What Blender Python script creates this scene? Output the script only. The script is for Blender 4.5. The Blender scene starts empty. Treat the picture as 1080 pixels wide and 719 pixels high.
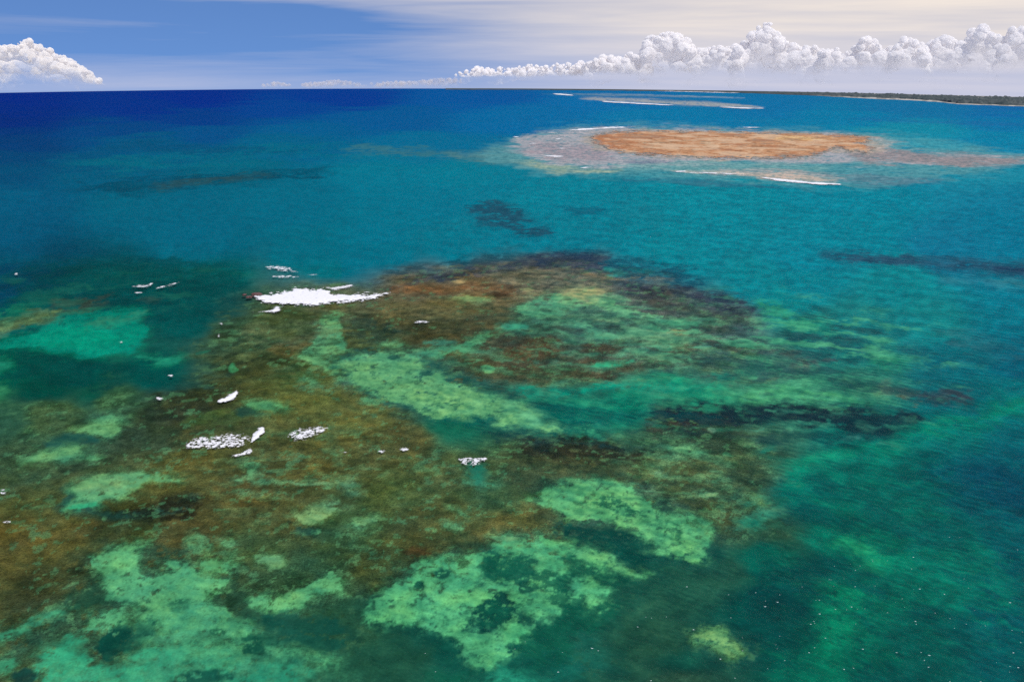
import bpy, bmesh, math, random
import numpy as np
from mathutils import Matrix, Vector

# ------------------------------------------------------------------ camera
SC = bpy.context.scene
COL = SC.collection
FPX, CX, CY = 950.0, 540.0, 359.5         # focal length and centre in the survey chart (1080 wide)
H = 120.0                                 # aircraft height above the sea
PITCH, ROLL = math.radians(18.41), math.radians(0.2786)
RE = 101957.0                             # radius of the sea's curve
cr, sr, cp, sp = math.cos(ROLL), math.sin(ROLL), math.cos(PITCH), math.sin(PITCH)
UPV = np.array([0, sp, cp]); FWD = np.array([0, cp, -sp]); XV = np.array([1.0, 0, 0])
RIGHT = cr * XV + sr * UPV
UP = -sr * XV + cr * UPV
cam_d = bpy.data.cameras.new('camera')
cam = bpy.data.objects.new('camera', cam_d); COL.objects.link(cam)
cam_d.sensor_fit = 'HORIZONTAL'; cam_d.sensor_width = 36.0; cam_d.lens = 36.0 * FPX / 1080.0
cam_d.clip_start = 1.0; cam_d.clip_end = 80000.0
M = Matrix.Identity(4)
for i in range(3):
    M[i][0] = RIGHT[i]; M[i][1] = UP[i]; M[i][2] = -FWD[i]
M[2][3] = H
cam.matrix_world = M
SC.camera = cam

# ------------------------------------------------------------------ sky, sun, exposure
SUN_EL, SUN_AZ = math.radians(54), math.radians(146)      # azimuth clockwise from +Y (the view)
w = bpy.data.worlds.new('World'); SC.world = w; w.use_nodes = True
nt = w.node_tree; nt.nodes.clear()
def N(tree, t, **kw):
    n = tree.nodes.new(t)
    for k, v in kw.items():
        setattr(n, k, v)
    return n
def math_node(tree, op, a, b=None, c=None, clamp=False):
    n = N(tree, 'ShaderNodeMath', operation=op, use_clamp=clamp)
    for i, v in enumerate((a, b, c)):
        if v is None: continue
        if isinstance(v, (int, float)): n.inputs[i].default_value = v
        else: tree.links.new(v, n.inputs[i])
    return n.outputs[0]
def mix_col(tree, f, a, b, blend='MIX'):
    n = N(tree, 'ShaderNodeMix', data_type='RGBA', blend_type=blend)
    for s, v in ((n.inputs[0], f), (n.inputs[6], a), (n.inputs[7], b)):
        if isinstance(v, (int, float)): s.default_value = v
        elif isinstance(v, (tuple, list)): s.default_value = tuple(v) + (1,) * (4 - len(v))
        else: tree.links.new(v, s)
    return n.outputs[2]
def map_range(tree, v, a, b, c=0.0, d=1.0, smooth=True):
    n = N(tree, 'ShaderNodeMapRange', interpolation_type='SMOOTHSTEP' if smooth else 'LINEAR')
    tree.links.new(v, n.inputs[0])
    for i, x in zip((1, 2, 3, 4), (a, b, c, d)): n.inputs[i].default_value = x
    return n.outputs[0]
def combine(tree, x, y, z):
    n = N(tree, 'ShaderNodeCombineXYZ')
    for i, v in enumerate((x, y, z)):
        if isinstance(v, (int, float)): n.inputs[i].default_value = v
        else: tree.links.new(v, n.inputs[i])
    return n.outputs[0]
def noise_node(tree, vec, scale, detail=4, rough=0.5, dist=0.0):
    n = N(tree, 'ShaderNodeTexNoise'); tree.links.new(vec, n.inputs['Vector'])
    n.inputs['Scale'].default_value = scale; n.inputs['Detail'].default_value = detail
    n.inputs['Roughness'].default_value = rough; n.inputs['Distortion'].default_value = dist
    return n.outputs[0]
def lin(c):
    return tuple(((x / 255) / 12.92 if x / 255 <= 0.04045 else ((x / 255 + 0.055) / 1.055) ** 2.4) for x in c)

SKY_STRENGTH = 0.10
tc = N(nt, 'ShaderNodeTexCoord'); sx = N(nt, 'ShaderNodeSeparateXYZ'); nt.links.new(tc.outputs['Generated'], sx.inputs[0])
lift = math_node(nt, 'MULTIPLY_ADD', sx.outputs[2], 1.0, 0.30)       # clear, deep blue tropical air: no white band at the horizon
sv = combine(nt, sx.outputs[0], sx.outputs[1], lift)
nrm = N(nt, 'ShaderNodeVectorMath', operation='NORMALIZE'); nt.links.new(sv, nrm.inputs[0])
sky = N(nt, 'ShaderNodeTexSky', sky_type='NISHITA', sun_disc=False, sun_elevation=SUN_EL, sun_rotation=SUN_AZ)
sky.altitude = 100; sky.air_density = 1.0; sky.dust_density = 0.3; sky.ozone_density = 2.5
nt.links.new(nrm.outputs[0], sky.inputs[0])
az = math_node(nt, 'ARCTAN2', sx.outputs[0], sx.outputs[1])          # radians, right positive
el = math_node(nt, 'ARCSINE', sx.outputs[2])
sc_ = combine(nt, math_node(nt, 'MULTIPLY', az, 3.0), math_node(nt, 'MULTIPLY', el, 62.0), 0.0)
streak = noise_node(nt, sc_, 1.0, 6, 0.6, 0.4)
sc2 = combine(nt, math_node(nt, 'MULTIPLY', az, 2.2), math_node(nt, 'MULTIPLY', el, 26.0), 3.7)
broad = noise_node(nt, sc2, 1.0, 3, 0.5, 0.6)
veil = map_range(nt, az, -0.26, 0.24)
topband = math_node(nt, 'MULTIPLY', map_range(nt, el, 0.026, 0.05), map_range(nt, az, -0.42, 0.02))
lowband = math_node(nt, 'MULTIPLY', map_range(nt, el, 0.0, -0.05), 0.42)
highband = math_node(nt, 'MULTIPLY', map_range(nt, el, 0.036, 0.055), 0.55)
v0 = math_node(nt, 'MAXIMUM', math_node(nt, 'MAXIMUM', veil, topband), math_node(nt, 'MAXIMUM', lowband, highband))
v1 = math_node(nt, 'MULTIPLY_ADD', math_node(nt, 'SUBTRACT', streak, 0.5), 0.9, v0)
v2 = math_node(nt, 'MULTIPLY_ADD', math_node(nt, 'SUBTRACT', broad, 0.5), 0.8, v1)
veilf = math_node(nt, 'MULTIPLY', math_node(nt, 'MULTIPLY_ADD', v2, 0.9, 0.0, clamp=True), map_range(nt, el, 0.9, 0.15))
skyc = mix_col(nt, 1.0, sky.outputs[0], (0.72, 0.94, 1.28), 'MULTIPLY')
veilc = mix_col(nt, map_range(nt, el, -0.045, 0.035), tuple(x / SKY_STRENGTH for x in lin((204, 205, 224))), tuple(x / SKY_STRENGTH for x in lin((242, 231, 222))))
final = mix_col(nt, veilf, skyc, veilc)
bg = N(nt, 'ShaderNodeBackground'); nt.links.new(final, bg.inputs[0]); bg.inputs[1].default_value = SKY_STRENGTH
wo = N(nt, 'ShaderNodeOutputWorld'); nt.links.new(bg.outputs[0], wo.inputs[0])

sun_d = bpy.data.lights.new('sun', 'SUN'); sun_d.energy = 3.4; sun_d.angle = math.radians(0.53); sun_d.color = (1.0, 0.95, 0.87)
sun = bpy.data.objects.new('sun', sun_d); COL.objects.link(sun)
sdir = Vector((math.sin(SUN_AZ) * math.cos(SUN_EL), math.cos(SUN_AZ) * math.cos(SUN_EL), math.sin(SUN_EL)))
sun.rotation_euler = sdir.to_track_quat('Z', 'Y').to_euler()
vs = SC.view_settings
vs.view_transform = 'Standard'; vs.look = 'None'; vs.exposure = 0.0; vs.gamma = 1.0; vs.use_curve_mapping = False
SC.render.engine = 'CYCLES'
SC.cycles.use_denoising = False; SC.cycles.adaptive_threshold = 0.004
SC.cycles.volume_bounces = 14; SC.cycles.max_bounces = 16; SC.cycles.transparent_max_bounces = 16
SC.cycles.sample_clamp_indirect = 4.0; SC.cycles.sample_clamp_direct = 1.7

# ------------------------------------------------------------------ survey helpers
def ray(x, y):
    a = (np.asarray(x, float) - CX) / FPX; b = -(np.asarray(y, float) - CY) / FPX
    d = a[..., None] * RIGHT + b[..., None] * UP + FWD
    return d / np.linalg.norm(d, axis=-1, keepdims=True)
def ground_z(X, Y):
    return -(X * X + Y * Y) / (2 * RE)
def ground(x, y, h=0.0):
    """chart point -> place on the curved sea level raised by h"""
    d = ray(x, y); dh2 = d[..., 0] ** 2 + d[..., 1] ** 2
    A = dh2 / (2 * RE); B = d[..., 2]; Cc = H - h
    disc = np.maximum(B * B - 4 * A * Cc, 0)
    t = (-B - np.sqrt(disc)) / (2 * A)
    return np.stack([d[..., 0] * t, d[..., 1] * t, H + d[..., 2] * t], -1)
def chart(P):
    V = P - np.array([0, 0, H])
    f = np.maximum(V @ FWD, 1e-3)
    return CX + FPX * (V @ RIGHT) / f, CY - FPX * (V @ UP) / f
def hash2(i, j, s):
    n = (i.astype(np.int64) * 374761393 + j.astype(np.int64) * 668265263 + s * 1442695041) & 0xffffffff
    n = ((n ^ (n >> 13)) * 1274126177) & 0xffffffff
    return ((n ^ (n >> 16)) & 0xffff) / 65535.0
def vnoise(u, v, s=0):
    i, j = np.floor(u), np.floor(v); fu, fv = u - i, v - j
    i = i.astype(np.int64); j = j.astype(np.int64)
    fu = fu * fu * fu * (fu * (fu * 6 - 15) + 10); fv = fv * fv * fv * (fv * (fv * 6 - 15) + 10)
    a = hash2(i, j, s); b = hash2(i + 1, j, s); c = hash2(i, j + 1, s); d = hash2(i + 1, j + 1, s)
    return (a * (1 - fu) + b * fu) * (1 - fv) + (c * (1 - fu) + d * fu) * fv
def fbm(u, v, o=4, s=0, g=0.5):
    r = 0; a = 1; t = 0
    for k in range(o):
        r = r + a * vnoise(u * 2 ** k * 1.03 + 17.3 * k, v * 2 ** k * 1.03 - 9.1 * k, s + k * 7); t += a; a *= g
    return r / t * 2 - 1
def noise3(P, s_, o):
    r = 0; a_ = 1; tot = 0
    for k in range(o):
        q = P * (2 ** k / s_)
        r = r + a_ * (vnoise(q[:, 0] + q[:, 1] * .37 + k * 11, q[:, 2] + q[:, 1] * .71 - k * 5, 40 + k) + vnoise(q[:, 0] * .8 - q[:, 2] * .6 + 31, q[:, 1] + k * 3, 60 + k)); tot += 2 * a_; a_ *= .55
    return r / tot * 2 - 1
def sstep(x, a, b):
    t = np.clip((x - a) / (b - a), 0, 1); return t * t * (3 - 2 * t)
def smooth_poly(pts, it=2):
    p = np.array(pts, float)
    for _ in range(it):
        q = np.roll(p, -1, 0)
        p = np.stack([p * .75 + q * .25, p * .25 + q * .75], 1).reshape(-1, 2)
    return p
def sdf(px, py, poly, ys=1.5):
    """signed distance (positive inside), y stretched for the grazing view"""
    P = np.array(poly, float) * [1, ys]; y = py * ys
    d = np.full(px.shape, 1e9); ins = np.zeros(px.shape, bool)
    for k in range(len(P)):
        x0, y0 = P[k]; x1, y1 = P[(k + 1) % len(P)]
        ex, ey = x1 - x0, y1 - y0
        t = np.clip(((px - x0) * ex + (y - y0) * ey) / (ex * ex + ey * ey + 1e-9), 0, 1)
        d = np.minimum(d, (px - x0 - t * ex) ** 2 + (y - y0 - t * ey) ** 2)
        c = ((y0 > y) != (y1 > y))
        ins ^= c & (px < ex * (y - y0) / (ey if abs(ey) > 1e-9 else 1e-9) + x0)
    return np.where(ins, 1, -1) * np.sqrt(d)
def grid_mesh(name, P, faces_ok=None):
    """P: rows x cols x 3 -> mesh object data"""
    r, c = P.shape[:2]
    me = bpy.data.meshes.new(name)
    idx = np.arange(r * c).reshape(r, c)
    F = np.stack([idx[:-1, :-1], idx[:-1, 1:], idx[1:, 1:], idx[1:, :-1]], -1).reshape(-1, 4)
    if faces_ok is not None: F = F[faces_ok.reshape(-1)]
    me.vertices.add(r * c); me.vertices.foreach_set('co', P.reshape(-1).astype(np.float32))
    me.loops.add(F.size); me.loops.foreach_set('vertex_index', F.reshape(-1).astype(np.int32))
    me.polygons.add(len(F)); me.polygons.foreach_set('loop_start', np.arange(0, F.size, 4, dtype=np.int32))
    me.polygons.foreach_set('use_smooth', np.ones(len(F), bool))
    me.update(calc_edges=True); me.validate()
    return me
def link(name, me, mat, label=None, cat=None, group=None, kind=None):
    o = bpy.data.objects.new(name, me); COL.objects.link(o)
    if mat is not None and me is not None and not me.materials: me.materials.append(mat)
    for k, v in (('label', label), ('category', cat), ('group', group), ('kind', kind)):
        if v: o[k] = v
    return o
def new_mat(name):
    m = bpy.data.materials.new(name); m.use_nodes = True; m.node_tree.nodes.clear(); return m, m.node_tree

# ------------------------------------------------------------------ the sea bed: colours of sand, weed, coral and open water
# chart x, y, (display colour), one per surveyed spot
CP = '''0 104 0 42 122|200 104 0 46 126|350 104 0 58 132|500 102 0 84 142|650 106 10 104 152|800 108 18 108 150|950 112 22 108 146|1080 114 22 100 150
0 125 0 44 112|200 125 0 60 122|400 125 0 86 134|550 124 0 102 146|700 122 8 114 150|900 124 14 118 150|1080 128 16 112 150
0 114 0 44 118|150 114 0 50 124|300 114 0 66 132|0 137 0 54 110|120 137 0 68 118|220 137 0 78 124|320 137 0 90 130|0 165 0 68 106|0 150 0 60 107|150 150 0 84 117|300 150 2 94 124|450 152 2 104 134|960 138 22 132 148|1080 150 16 124 150
0 180 0 74 106|100 180 0 88 112|250 185 0 98 115|400 182 0 114 130|500 185 2 118 132|1050 182 28 130 144
0 210 0 88 114|150 210 0 97 115|300 210 0 103 120|450 210 0 112 128|600 210 2 122 133|750 210 2 128 136|900 210 8 126 138|1080 210 18 116 136
0 245 0 84 109|200 245 0 98 116|400 245 0 111 126|600 245 4 119 129|750 245 4 126 134|900 245 8 124 134|1080 245 8 112 132
330 268 0 104 116|420 274 0 108 121|470 262 0 112 124|520 252 0 114 126|560 252 0 116 128|610 252 2 118 129|660 258 4 120 129|730 276 8 124 130|790 298 10 124 128|830 318 12 124 122|0 268 0 78 100|200 264 0 98 113|380 268 0 107 120|700 266 8 124 130|850 268 12 124 134|1000 262 18 112 132
0 298 0 60 92|60 290 0 66 84|130 295 2 74 82|220 290 2 84 92|350 285 0 102 113|850 300 12 122 127|950 300 16 124 124|1080 300 8 112 125
40 310 5 70 78|200 340 6 74 80|200 310 5 74 80|900 340 28 120 114|980 340 22 122 118|1080 340 12 108 118
0 390 0 76 72|80 392 5 72 74|170 395 6 74 76|50 410 8 66 62|900 378 25 108 98|1000 380 15 100 105|1080 385 6 92 105
10 440 40 72 58|100 418 12 64 60|1010 415 15 92 95|1075 420 4 104 104|1080 465 0 92 95|1000 462 2 104 94|910 455 10 108 92
850 520 5 98 88|950 520 6 94 84|1060 520 6 74 84|800 590 10 88 74|900 560 6 96 80|1000 580 6 92 84|1080 575 6 82 88|800 640 10 70 64|950 640 6 82 74|1080 640 2 78 84|720 700 18 66 56|850 700 6 92 74|950 705 6 78 72|1080 705 2 82 84
350 320 92 88 60|300 338 74 80 54|250 350 52 70 58|250 395 68 66 44|200 430 60 56 38|320 425 84 80 46|385 445 92 84 46|400 472 82 76 46|310 485 86 78 46|205 492 84 76 42|110 425 52 72 54|60 435 62 78 54|160 450 50 58 44|20 492 56 70 50|30 530 74 74 46|60 568 86 76 43|15 568 95 80 44|115 552 60 60 36|45 620 66 62 38|200 560 76 66 40|255 525 82 70 42|300 545 76 72 44|270 575 62 74 48|330 605 45 66 48|370 565 55 74 50|420 520 70 78 46|465 550 75 72 43|400 592 64 68 42|450 572 66 66 42|540 552 84 76 44|520 520 60 78 52|460 500 72 76 48|380 655 36 66 48|420 690 28 68 54|490 690 20 74 62|620 492 70 70 46|560 495 60 66 46|720 505 72 78 52|780 505 64 76 52|760 548 66 70 44|800 560 42 72 55|760 600 28 68 56|720 612 26 68 56|660 625 34 74 58|620 665 30 72 58|690 680 30 66 52|720 719 34 60 48|760 690 22 66 58|560 690 22 78 66|840 650 10 70 62
430 302 100 84 60|500 300 122 96 62|560 288 104 92 72|620 288 92 84 74|700 312 84 80 72|470 328 100 90 56|420 332 102 90 58|760 335 74 84 76|620 352 58 92 78|560 372 90 72 50|640 382 84 70 52|480 388 74 74 50|450 350 70 64 42|500 345 78 70 46|388 360 74 76 44|700 372 78 80 66|760 385 72 92 74|820 390 62 104 86|860 350 30 118 100|740 412 30 132 96|850 412 52 118 90|900 402 48 114 90|660 432 12 104 84|700 452 48 72 55|600 432 14 98 80|740 458 46 58 46|480 450 20 84 66|420 462 84 74 44|560 350 50 84 66|580 400 66 72 54'''
cps = np.array([[float(q) for q in e.split()] for e in CP.replace('\n', '|').split('|')])
cp_lin = np.array([lin(c) for c in cps[:, 2:5]])
cp_lin[(cps[:, 0] > 790) & (cps[:, 1] > 470)] *= np.array([1.0, 1.0, 0.90])
cp_lin[(cps[:, 0] < 790) & (cps[:, 1] > 415)] *= np.array([1.45, 1.38, 1.2])
cp_lin[(cps[:, 0] < 800) & (cps[:, 1] > 280) & (cps[:, 1] <= 415) & (cps[:, 2] > 40)] *= np.array([1.45, 1.3, 1.2])

SG, SL, TQ, TG, DK, NV = (104, 162, 103), (130, 172, 112), (10, 132, 104), (38, 140, 100), (12, 60, 62), (14, 46, 58)
BR, OL, RB, DB, TN = (84, 70, 44), (108, 96, 56), (100, 66, 38), (36, 34, 24), (150, 142, 134)
# each patch: colour, feather, edge wander, opacity, holes, outline
PATCH = []
def patch(col, pts, f=2.0, n=5.0, a=1.0, holes=0.0, hs=1.0):
    v = [float(q) for q in pts.replace(',', ' ').split()]
    PATCH.append((col, f, n, a, holes, hs, np.array(v).reshape(-1, 2)))
# -- distant submerged reefs
patch((16, 66, 84), '85,192 130,190 200,185 260,181 345,179 340,186 280,190 220,194 160,204 110,206 90,200', 9, 7, .75, .25, .7)
patch((50, 76, 76), '158,196 185,189 215,187 260,184 300,184 250,190 200,195 170,203', 4, 5, .6, .3, .6)
patch((10, 110, 118), '60,168 200,160 300,152 380,155 300,166 180,176 100,180', 10, 8, .5, .2)
patch((18, 78, 108), '120,150 200,150 280,156 330,160 260,164 170,160 90,158', 8, 7, .7, .3)
patch((18, 78, 108), '0,176 60,174 150,176 60,184 0,184', 7, 6, .6, .2)
patch((60, 112, 118), '350,163 380,152 430,155 480,162 540,160 560,172 500,170 430,164', 6, 6, .8, .3, .7)
patch((96, 128, 122), '460,166 500,160 545,152 560,170 545,172 500,169', 5, 5, .6, .3, .7)
patch((34, 74, 90), '494,214 510,212 535,214 552,222 548,232 585,245 590,250 560,249 530,243 512,236 500,226', 5, 6, .9, .3, .6)
patch((20, 92, 108), '585,219 620,218 645,221 630,226 600,226', 5, 5, .8, .2)
patch((40, 74, 92), '866,267 900,266 960,270 1020,274 1080,279 1200,285 1200,296 1080,292 1040,288 990,284 930,280 880,274', 5, 5, .97, .12, .6)
patch((34, 54, 78), '1045,280 1090,283 1090,288 1050,287', 4, 4, .8)
patch((70, 125, 130), '980,292 1080,296 1100,304 1020,300', 6, 5, .5, .3)
# -- the shallow ground round the exposed flat
patch((96, 148, 146), '500,160 540,146 600,134 700,132 820,138 960,142 1040,158 1100,166 1100,172 1040,180 1000,190 940,196 890,199 800,192 700,188 620,186 560,180 520,172', 9, 6, .75, .1)
patch((172, 160, 158), '540,150 565,141 605,137 650,134 720,136 800,139 900,143 950,147 920,152 930,158 990,164 1040,166 1085,169 1060,173 1000,174 940,170 880,171 800,172 740,172 690,176 640,177 590,174 560,167 545,160', 5, 5, .95, .12, .6)
patch((160, 132, 134), '545,152 600,150 650,156 660,166 620,170 570,164', 5, 5, .6, .2, .6)
patch((154, 134, 130), '900,155 930,157 990,162 1060,166 1090,169 1060,174 1000,176 940,172 900,170', 4, 4, .95, .12, .6)
patch((196, 168, 152), '900,150 940,147 960,148 940,152 930,160 915,164', 3, 3, .8, .15, .6)
patch((165, 168, 138), '540,168 590,173 640,178 660,183 620,184 570,180', 5, 5, .75, .2, .6)
patch((120, 158, 150), '640,172 700,170 800,172 880,174 870,180 780,180 700,181 650,178', 4, 4, .7, .2, .6)
patch((120, 120, 132), '660,168 720,169 700,174 660,173', 3, 4, .7, .2, .6)
patch((104, 120, 128), '880,186 940,184 1000,190 960,197 900,196', 6, 6, .6, .3, .6)
patch((190, 160, 148), '740,178 800,178 860,182 900,186 890,189 820,187 760,184', 5, 5, .6, .3, .6)
patch((205, 172, 150), '766,183 800,182 845,182 862,187 890,192 850,192 800,188', 3, 3, .9, .15, .5)
patch((205, 178, 158), '700,179 760,180 800,183 770,185 720,182', 3, 3, .7, .3, .5)
patch((60, 88, 108), '640,188 720,190 800,194 880,199 800,198 700,194', 5, 5, .5, .2)
patch((188, 158, 136), '612,146 634,138.6 668,137 750,137.4 860,139.8 930,144.5 950,147 930,152 928,163 895,161 876,161 850,167 780,168.4 700,166 650,161.5 620,154', 3.5, 4, .65, .15, .6)
# -- far reef line
patch((166, 158, 154), '606,103 640,103 700,104.6 760,108 800,112 806,114 770,112.6 720,110.6 660,107.6 625,106', 2.5, 1.5, .95, .1, .4)
patch((140, 150, 160), '575,98.4 620,98.6 680,99.6 740,101.4 800,104 740,103 680,101.6 620,100.4', 2, 1.2, .9, .15, .4)
patch((70, 112, 140), '560,99 620,99 700,101 760,103 680,103 600,101', 3, 2, .6, .2, .4)
patch((50, 105, 140), '680,104 760,106 740,108 690,107', 2, 2, .6)
patch((35, 100, 145), '880,124 960,126 1080,130 1080,133 940,130', 5, 4, .6, .2)
patch((45, 150, 160), '900,146 980,146 1040,152 1000,158 940,152', 8, 5, .6, .1)
# -- main reef: dark outer rim
patch((12, 66, 74), '0,300 0,284 60,274 130,271 200,275 245,284 265,296 262,320 230,345 150,330 60,322', 5, 6, .75, .2)
patch((4, 52, 84), '0,285 50,280 70,290 40,305 0,318', 10, 6, .6, .1)
patch((28, 66, 76), '395,286 450,278 520,266 570,264 560,278 500,285 450,288', 6, 7, .8, .35)
patch((58, 64, 78), '412,300 445,291 500,284 560,272 600,266 636,268 650,280 640,290 580,284 520,290 460,297', 5, 6, .85, .25)
patch((34, 50, 70), '560,268 600,264 640,266 636,274 640,284 600,280 560,276', 4, 6, .8, .3)
patch((24, 78, 92), '640,268 690,275 730,286 760,300 740,306 700,300 660,298 640,288', 5, 7, .9, .35)
patch((40, 128, 116), '638,280 652,284 668,289 655,291 643,287', 2.5, 4, .9)
patch((22, 116, 112), '650,276 680,282 690,290 670,288', 3, 4, .6, .3)
patch((52, 50, 66), '660,298 700,302 740,306 765,309 790,318 806,330 790,332 760,326 720,320 690,314 660,308', 4, 6, .9, .25)
patch((74, 66, 70), '640,296 680,302 720,316 760,328 790,334 740,334 700,324 660,312', 5, 6, .6, .25)
# warm crest
patch((128, 84, 54), '415,305 440,300 470,298 490,296 530,301 546,305 540,312 520,314 500,310 470,311 440,314 420,312', 3, 5, .8, .25)
patch((150, 96, 58), '428,303 446,304 500,300 535,303 520,307 480,306 440,308', 2, 4, .6, .4)
patch((172, 148, 98), '474,297 482,295 492,297 484,300', 1.5, 2, .9)
patch((122, 112, 84), '500,288 560,284 620,288 640,296 600,300 550,298', 6, 6, .5, .2)
patch((110, 92, 58), '400,318 460,316 540,320 560,326 520,334 450,332 400,328', 6, 6, .6, .2)
patch((70, 46, 34), '513,309 535,308 545,311 530,316 515,314', 2, 4, .8, .2)
# left lagoon
patch((60, 62, 60), '50,324 75,316 105,312 118,318 108,326 85,330 60,330', 4, 6, .85, .25)
patch((52, 70, 70), '140,318 165,311 178,316 160,321', 4, 5, .6, .25)
patch((106, 120, 72), '-40,350 0,336 28,327 50,326 68,328 56,335 30,345 0,354 -40,366', 3, 5, .9, .1)
patch((28, 110, 84), '0,322 40,322 30,330 0,338 -40,344 -40,330', 5, 5, .7, .2)
patch((10, 84, 88), '0,352 30,344 60,336 58,342 30,350 0,356', 3, 3, .8)
patch(TQ, '-40,364 0,357 28,350 56,340 66,333 96,332 125,328 155,326 150,340 158,350 150,360 140,372 120,376 98,378 70,373 48,370 20,366 -40,374', 3, 4, 1, .05)
patch((62, 128, 92), '85,345 100,335 130,332 160,327 155,332 130,340 100,348', 3, 4, .6, .3)
patch((5, 148, 110), '30,352 80,348 140,350 130,366 80,368 40,362', 8, 6, .5)
patch((8, 62, 66), '-40,376 0,370 40,370 70,375 100,380 140,382 150,398 120,412 40,402 0,398', 5, 5, .7, .15)
patch(TG, '138,376 170,376 196,374 190,380 176,385 158,384 166,379', 2, 3, .85, .15)
patch((20, 112, 92), '205,372 228,367 220,371 208,374', 2, 2, .6)
patch(TG, '-40,380 0,381 14,383 6,390 -40,396', 2.5, 3, .9)
patch((60, 140, 85), '-40,404 0,406 9,408 4,420 -40,430', 3, 3, .8)
# reef left part darks
patch((42, 44, 40), '170,410 215,398 260,395 250,412 220,440 180,452 150,440 150,422', 8, 8, .6, .25)
patch((36, 40, 40), '240,352 262,352 275,362 270,380 250,395 232,390', 6, 8, .55, .3)
patch((120, 96, 58), '276,368 300,362 325,357 335,362 318,372 295,376', 4, 4, .75, .15)
patch((128, 128, 80), '251,349 262,346 276,350 268,353 256,352', 1.5, 2, .85, .1)
patch((36, 40, 34), '272,375 300,378 330,382 325,388 290,382', 4, 5, .6, .3)
patch((48, 76, 54), '300,385 330,390 340,405 310,408 290,398', 5, 6, .6, .3)
patch((10, 70, 74), '150,385 200,380 240,378 235,400 200,408 160,415', 10, 8, .5, .2)
# left green patches
patch(SG, '76,452 92,447 106,440 116,437 128,439 132,443 126,449 124,458 112,462 106,458 90,456', 1.6, 3, .9, .02)
patch((8, 78, 72), '50,462 80,456 100,458 110,462 90,466 60,474 44,474', 4, 4, .7)
patch(SG, '22,484 40,477 60,473 82,470 88,474 86,478 112,481 100,485 80,486 40,488', 2, 3, .85, .05)
patch((50, 58, 42), '60,492 90,488 110,490 100,495 70,500', 4, 5, .7, .2)
patch((14, 74, 66), '60,540 70,525 64,515 80,508 110,545 180,532 200,522 215,524 190,540 130,552', 5, 4, .8, .1)
patch((40, 32, 24), '116,538 150,530 175,522 205,520 222,528 210,544 170,550 130,548', 7, 8, .9, .25)
patch(SG, '70,517 80,511 96,504 120,500 150,498 172,499 188,504 196,508 180,508 164,507 150,514 134,522 124,528 112,527 106,532 92,531 82,537 64,536 74,530 84,525 78,521', 1.5, 3, .95, .02)
patch((60, 180, 120), '66,536 82,530 92,530 104,528 100,534 84,537', 1.5, 2, .7)
patch(SL, '80,514 110,504 150,502 140,510 110,520 88,522', 6, 4, .4)
patch((120, 96, 52), '195,482 215,484 228,490 220,498 200,496', 5, 6, .6, .25)
patch((118, 100, 58), '210,516 240,514 246,520 225,522', 4, 5, .5, .25)
patch(OL, '180,460 196,452 220,462 200,470', 4, 5, .6, .2)
patch((70, 90, 46), '190,440 240,430 270,438 240,450 200,452', 8, 6, .5, .25)
# little green spots by the foam
patch((64, 144, 92), '240,392 241,384 246,382 247,387 254,391 246,394', 1.3, 2, .9)
patch((86, 146, 94), '258,424 272,422 292,424 305,429 292,434 276,434 266,430', 1.5, 3, .9, .05)
patch((12, 66, 60), '248,428 262,427 272,434 285,436 262,440 250,436', 4, 3, .7)
patch(SG, '252,489 262,487 276,488 272,495 266,504 258,502 260,496', 1.5, 3, .85, .05)
patch((100, 150, 100), '244,505 262,502 284,504 288,510 276,512 266,508 252,508', 1.5, 3, .85, .2)
patch((118, 150, 100), '246,520 262,518 272,522 282,520 274,524 264,525 256,521', 1.2, 2, .8, .15)
patch((118, 150, 100), '292,510 304,505 318,510 344,507 352,509 330,512 314,512 304,508 296,512', 1.2, 2, .85, .1)
patch((112, 148, 100), '350,507 372,506 380,510 384,518 374,523 366,517 362,512', 1.2, 3, .85, .15)
patch((116, 160, 104), '308,544 318,540 328,533 342,530 352,532 362,536 352,544 342,549 332,553 320,549', 1.4, 3, .95, .06)
patch((12, 78, 68), '300,548 316,550 336,555 344,566 330,570 314,562', 4, 4, .6, .2)
patch((92, 150, 100), '326,560 338,557 340,562 330,566', 1.5, 2, .7, .2)
patch((104, 152, 100), '362,554 380,546 402,542 396,550 380,556', 1.4, 3, .85, .15)
patch((112, 160, 104), '266,587 280,585 298,587 304,592 300,598 288,600 278,596', 1.6, 3, .95, .05)
patch((98, 146, 96), '230,570 248,566 252,572 244,578 236,576', 2, 3, .7, .2)
patch((96, 150, 98), '192,570 204,560 216,566 226,574 224,582 212,582 202,578', 2, 4, .7, .15)
# dark weed, centre left
patch((42, 48, 34), '360,332 420,330 470,330 490,338 500,350 480,358 440,352 420,346 380,345', 5, 8, .6, .3)
patch((16, 58, 56), '358,342 380,334 410,338 420,350 400,362 380,358 362,352', 5, 8, .5, .4)
patch(SG, '318,372 330,362 334,348 340,336 352,331 366,333 358,340 362,352 358,362 362,368 352,374 350,388 356,394 348,398 338,392 330,384 322,378', 1.8, 4, .9, .1)
patch((96, 150, 98), '312,398 322,396 334,402 336,410 324,408', 2, 3, .7, .3)
patch((70, 150, 105), '350,362 360,356 370,360 362,370', 2, 3, .6, .2)
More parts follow.
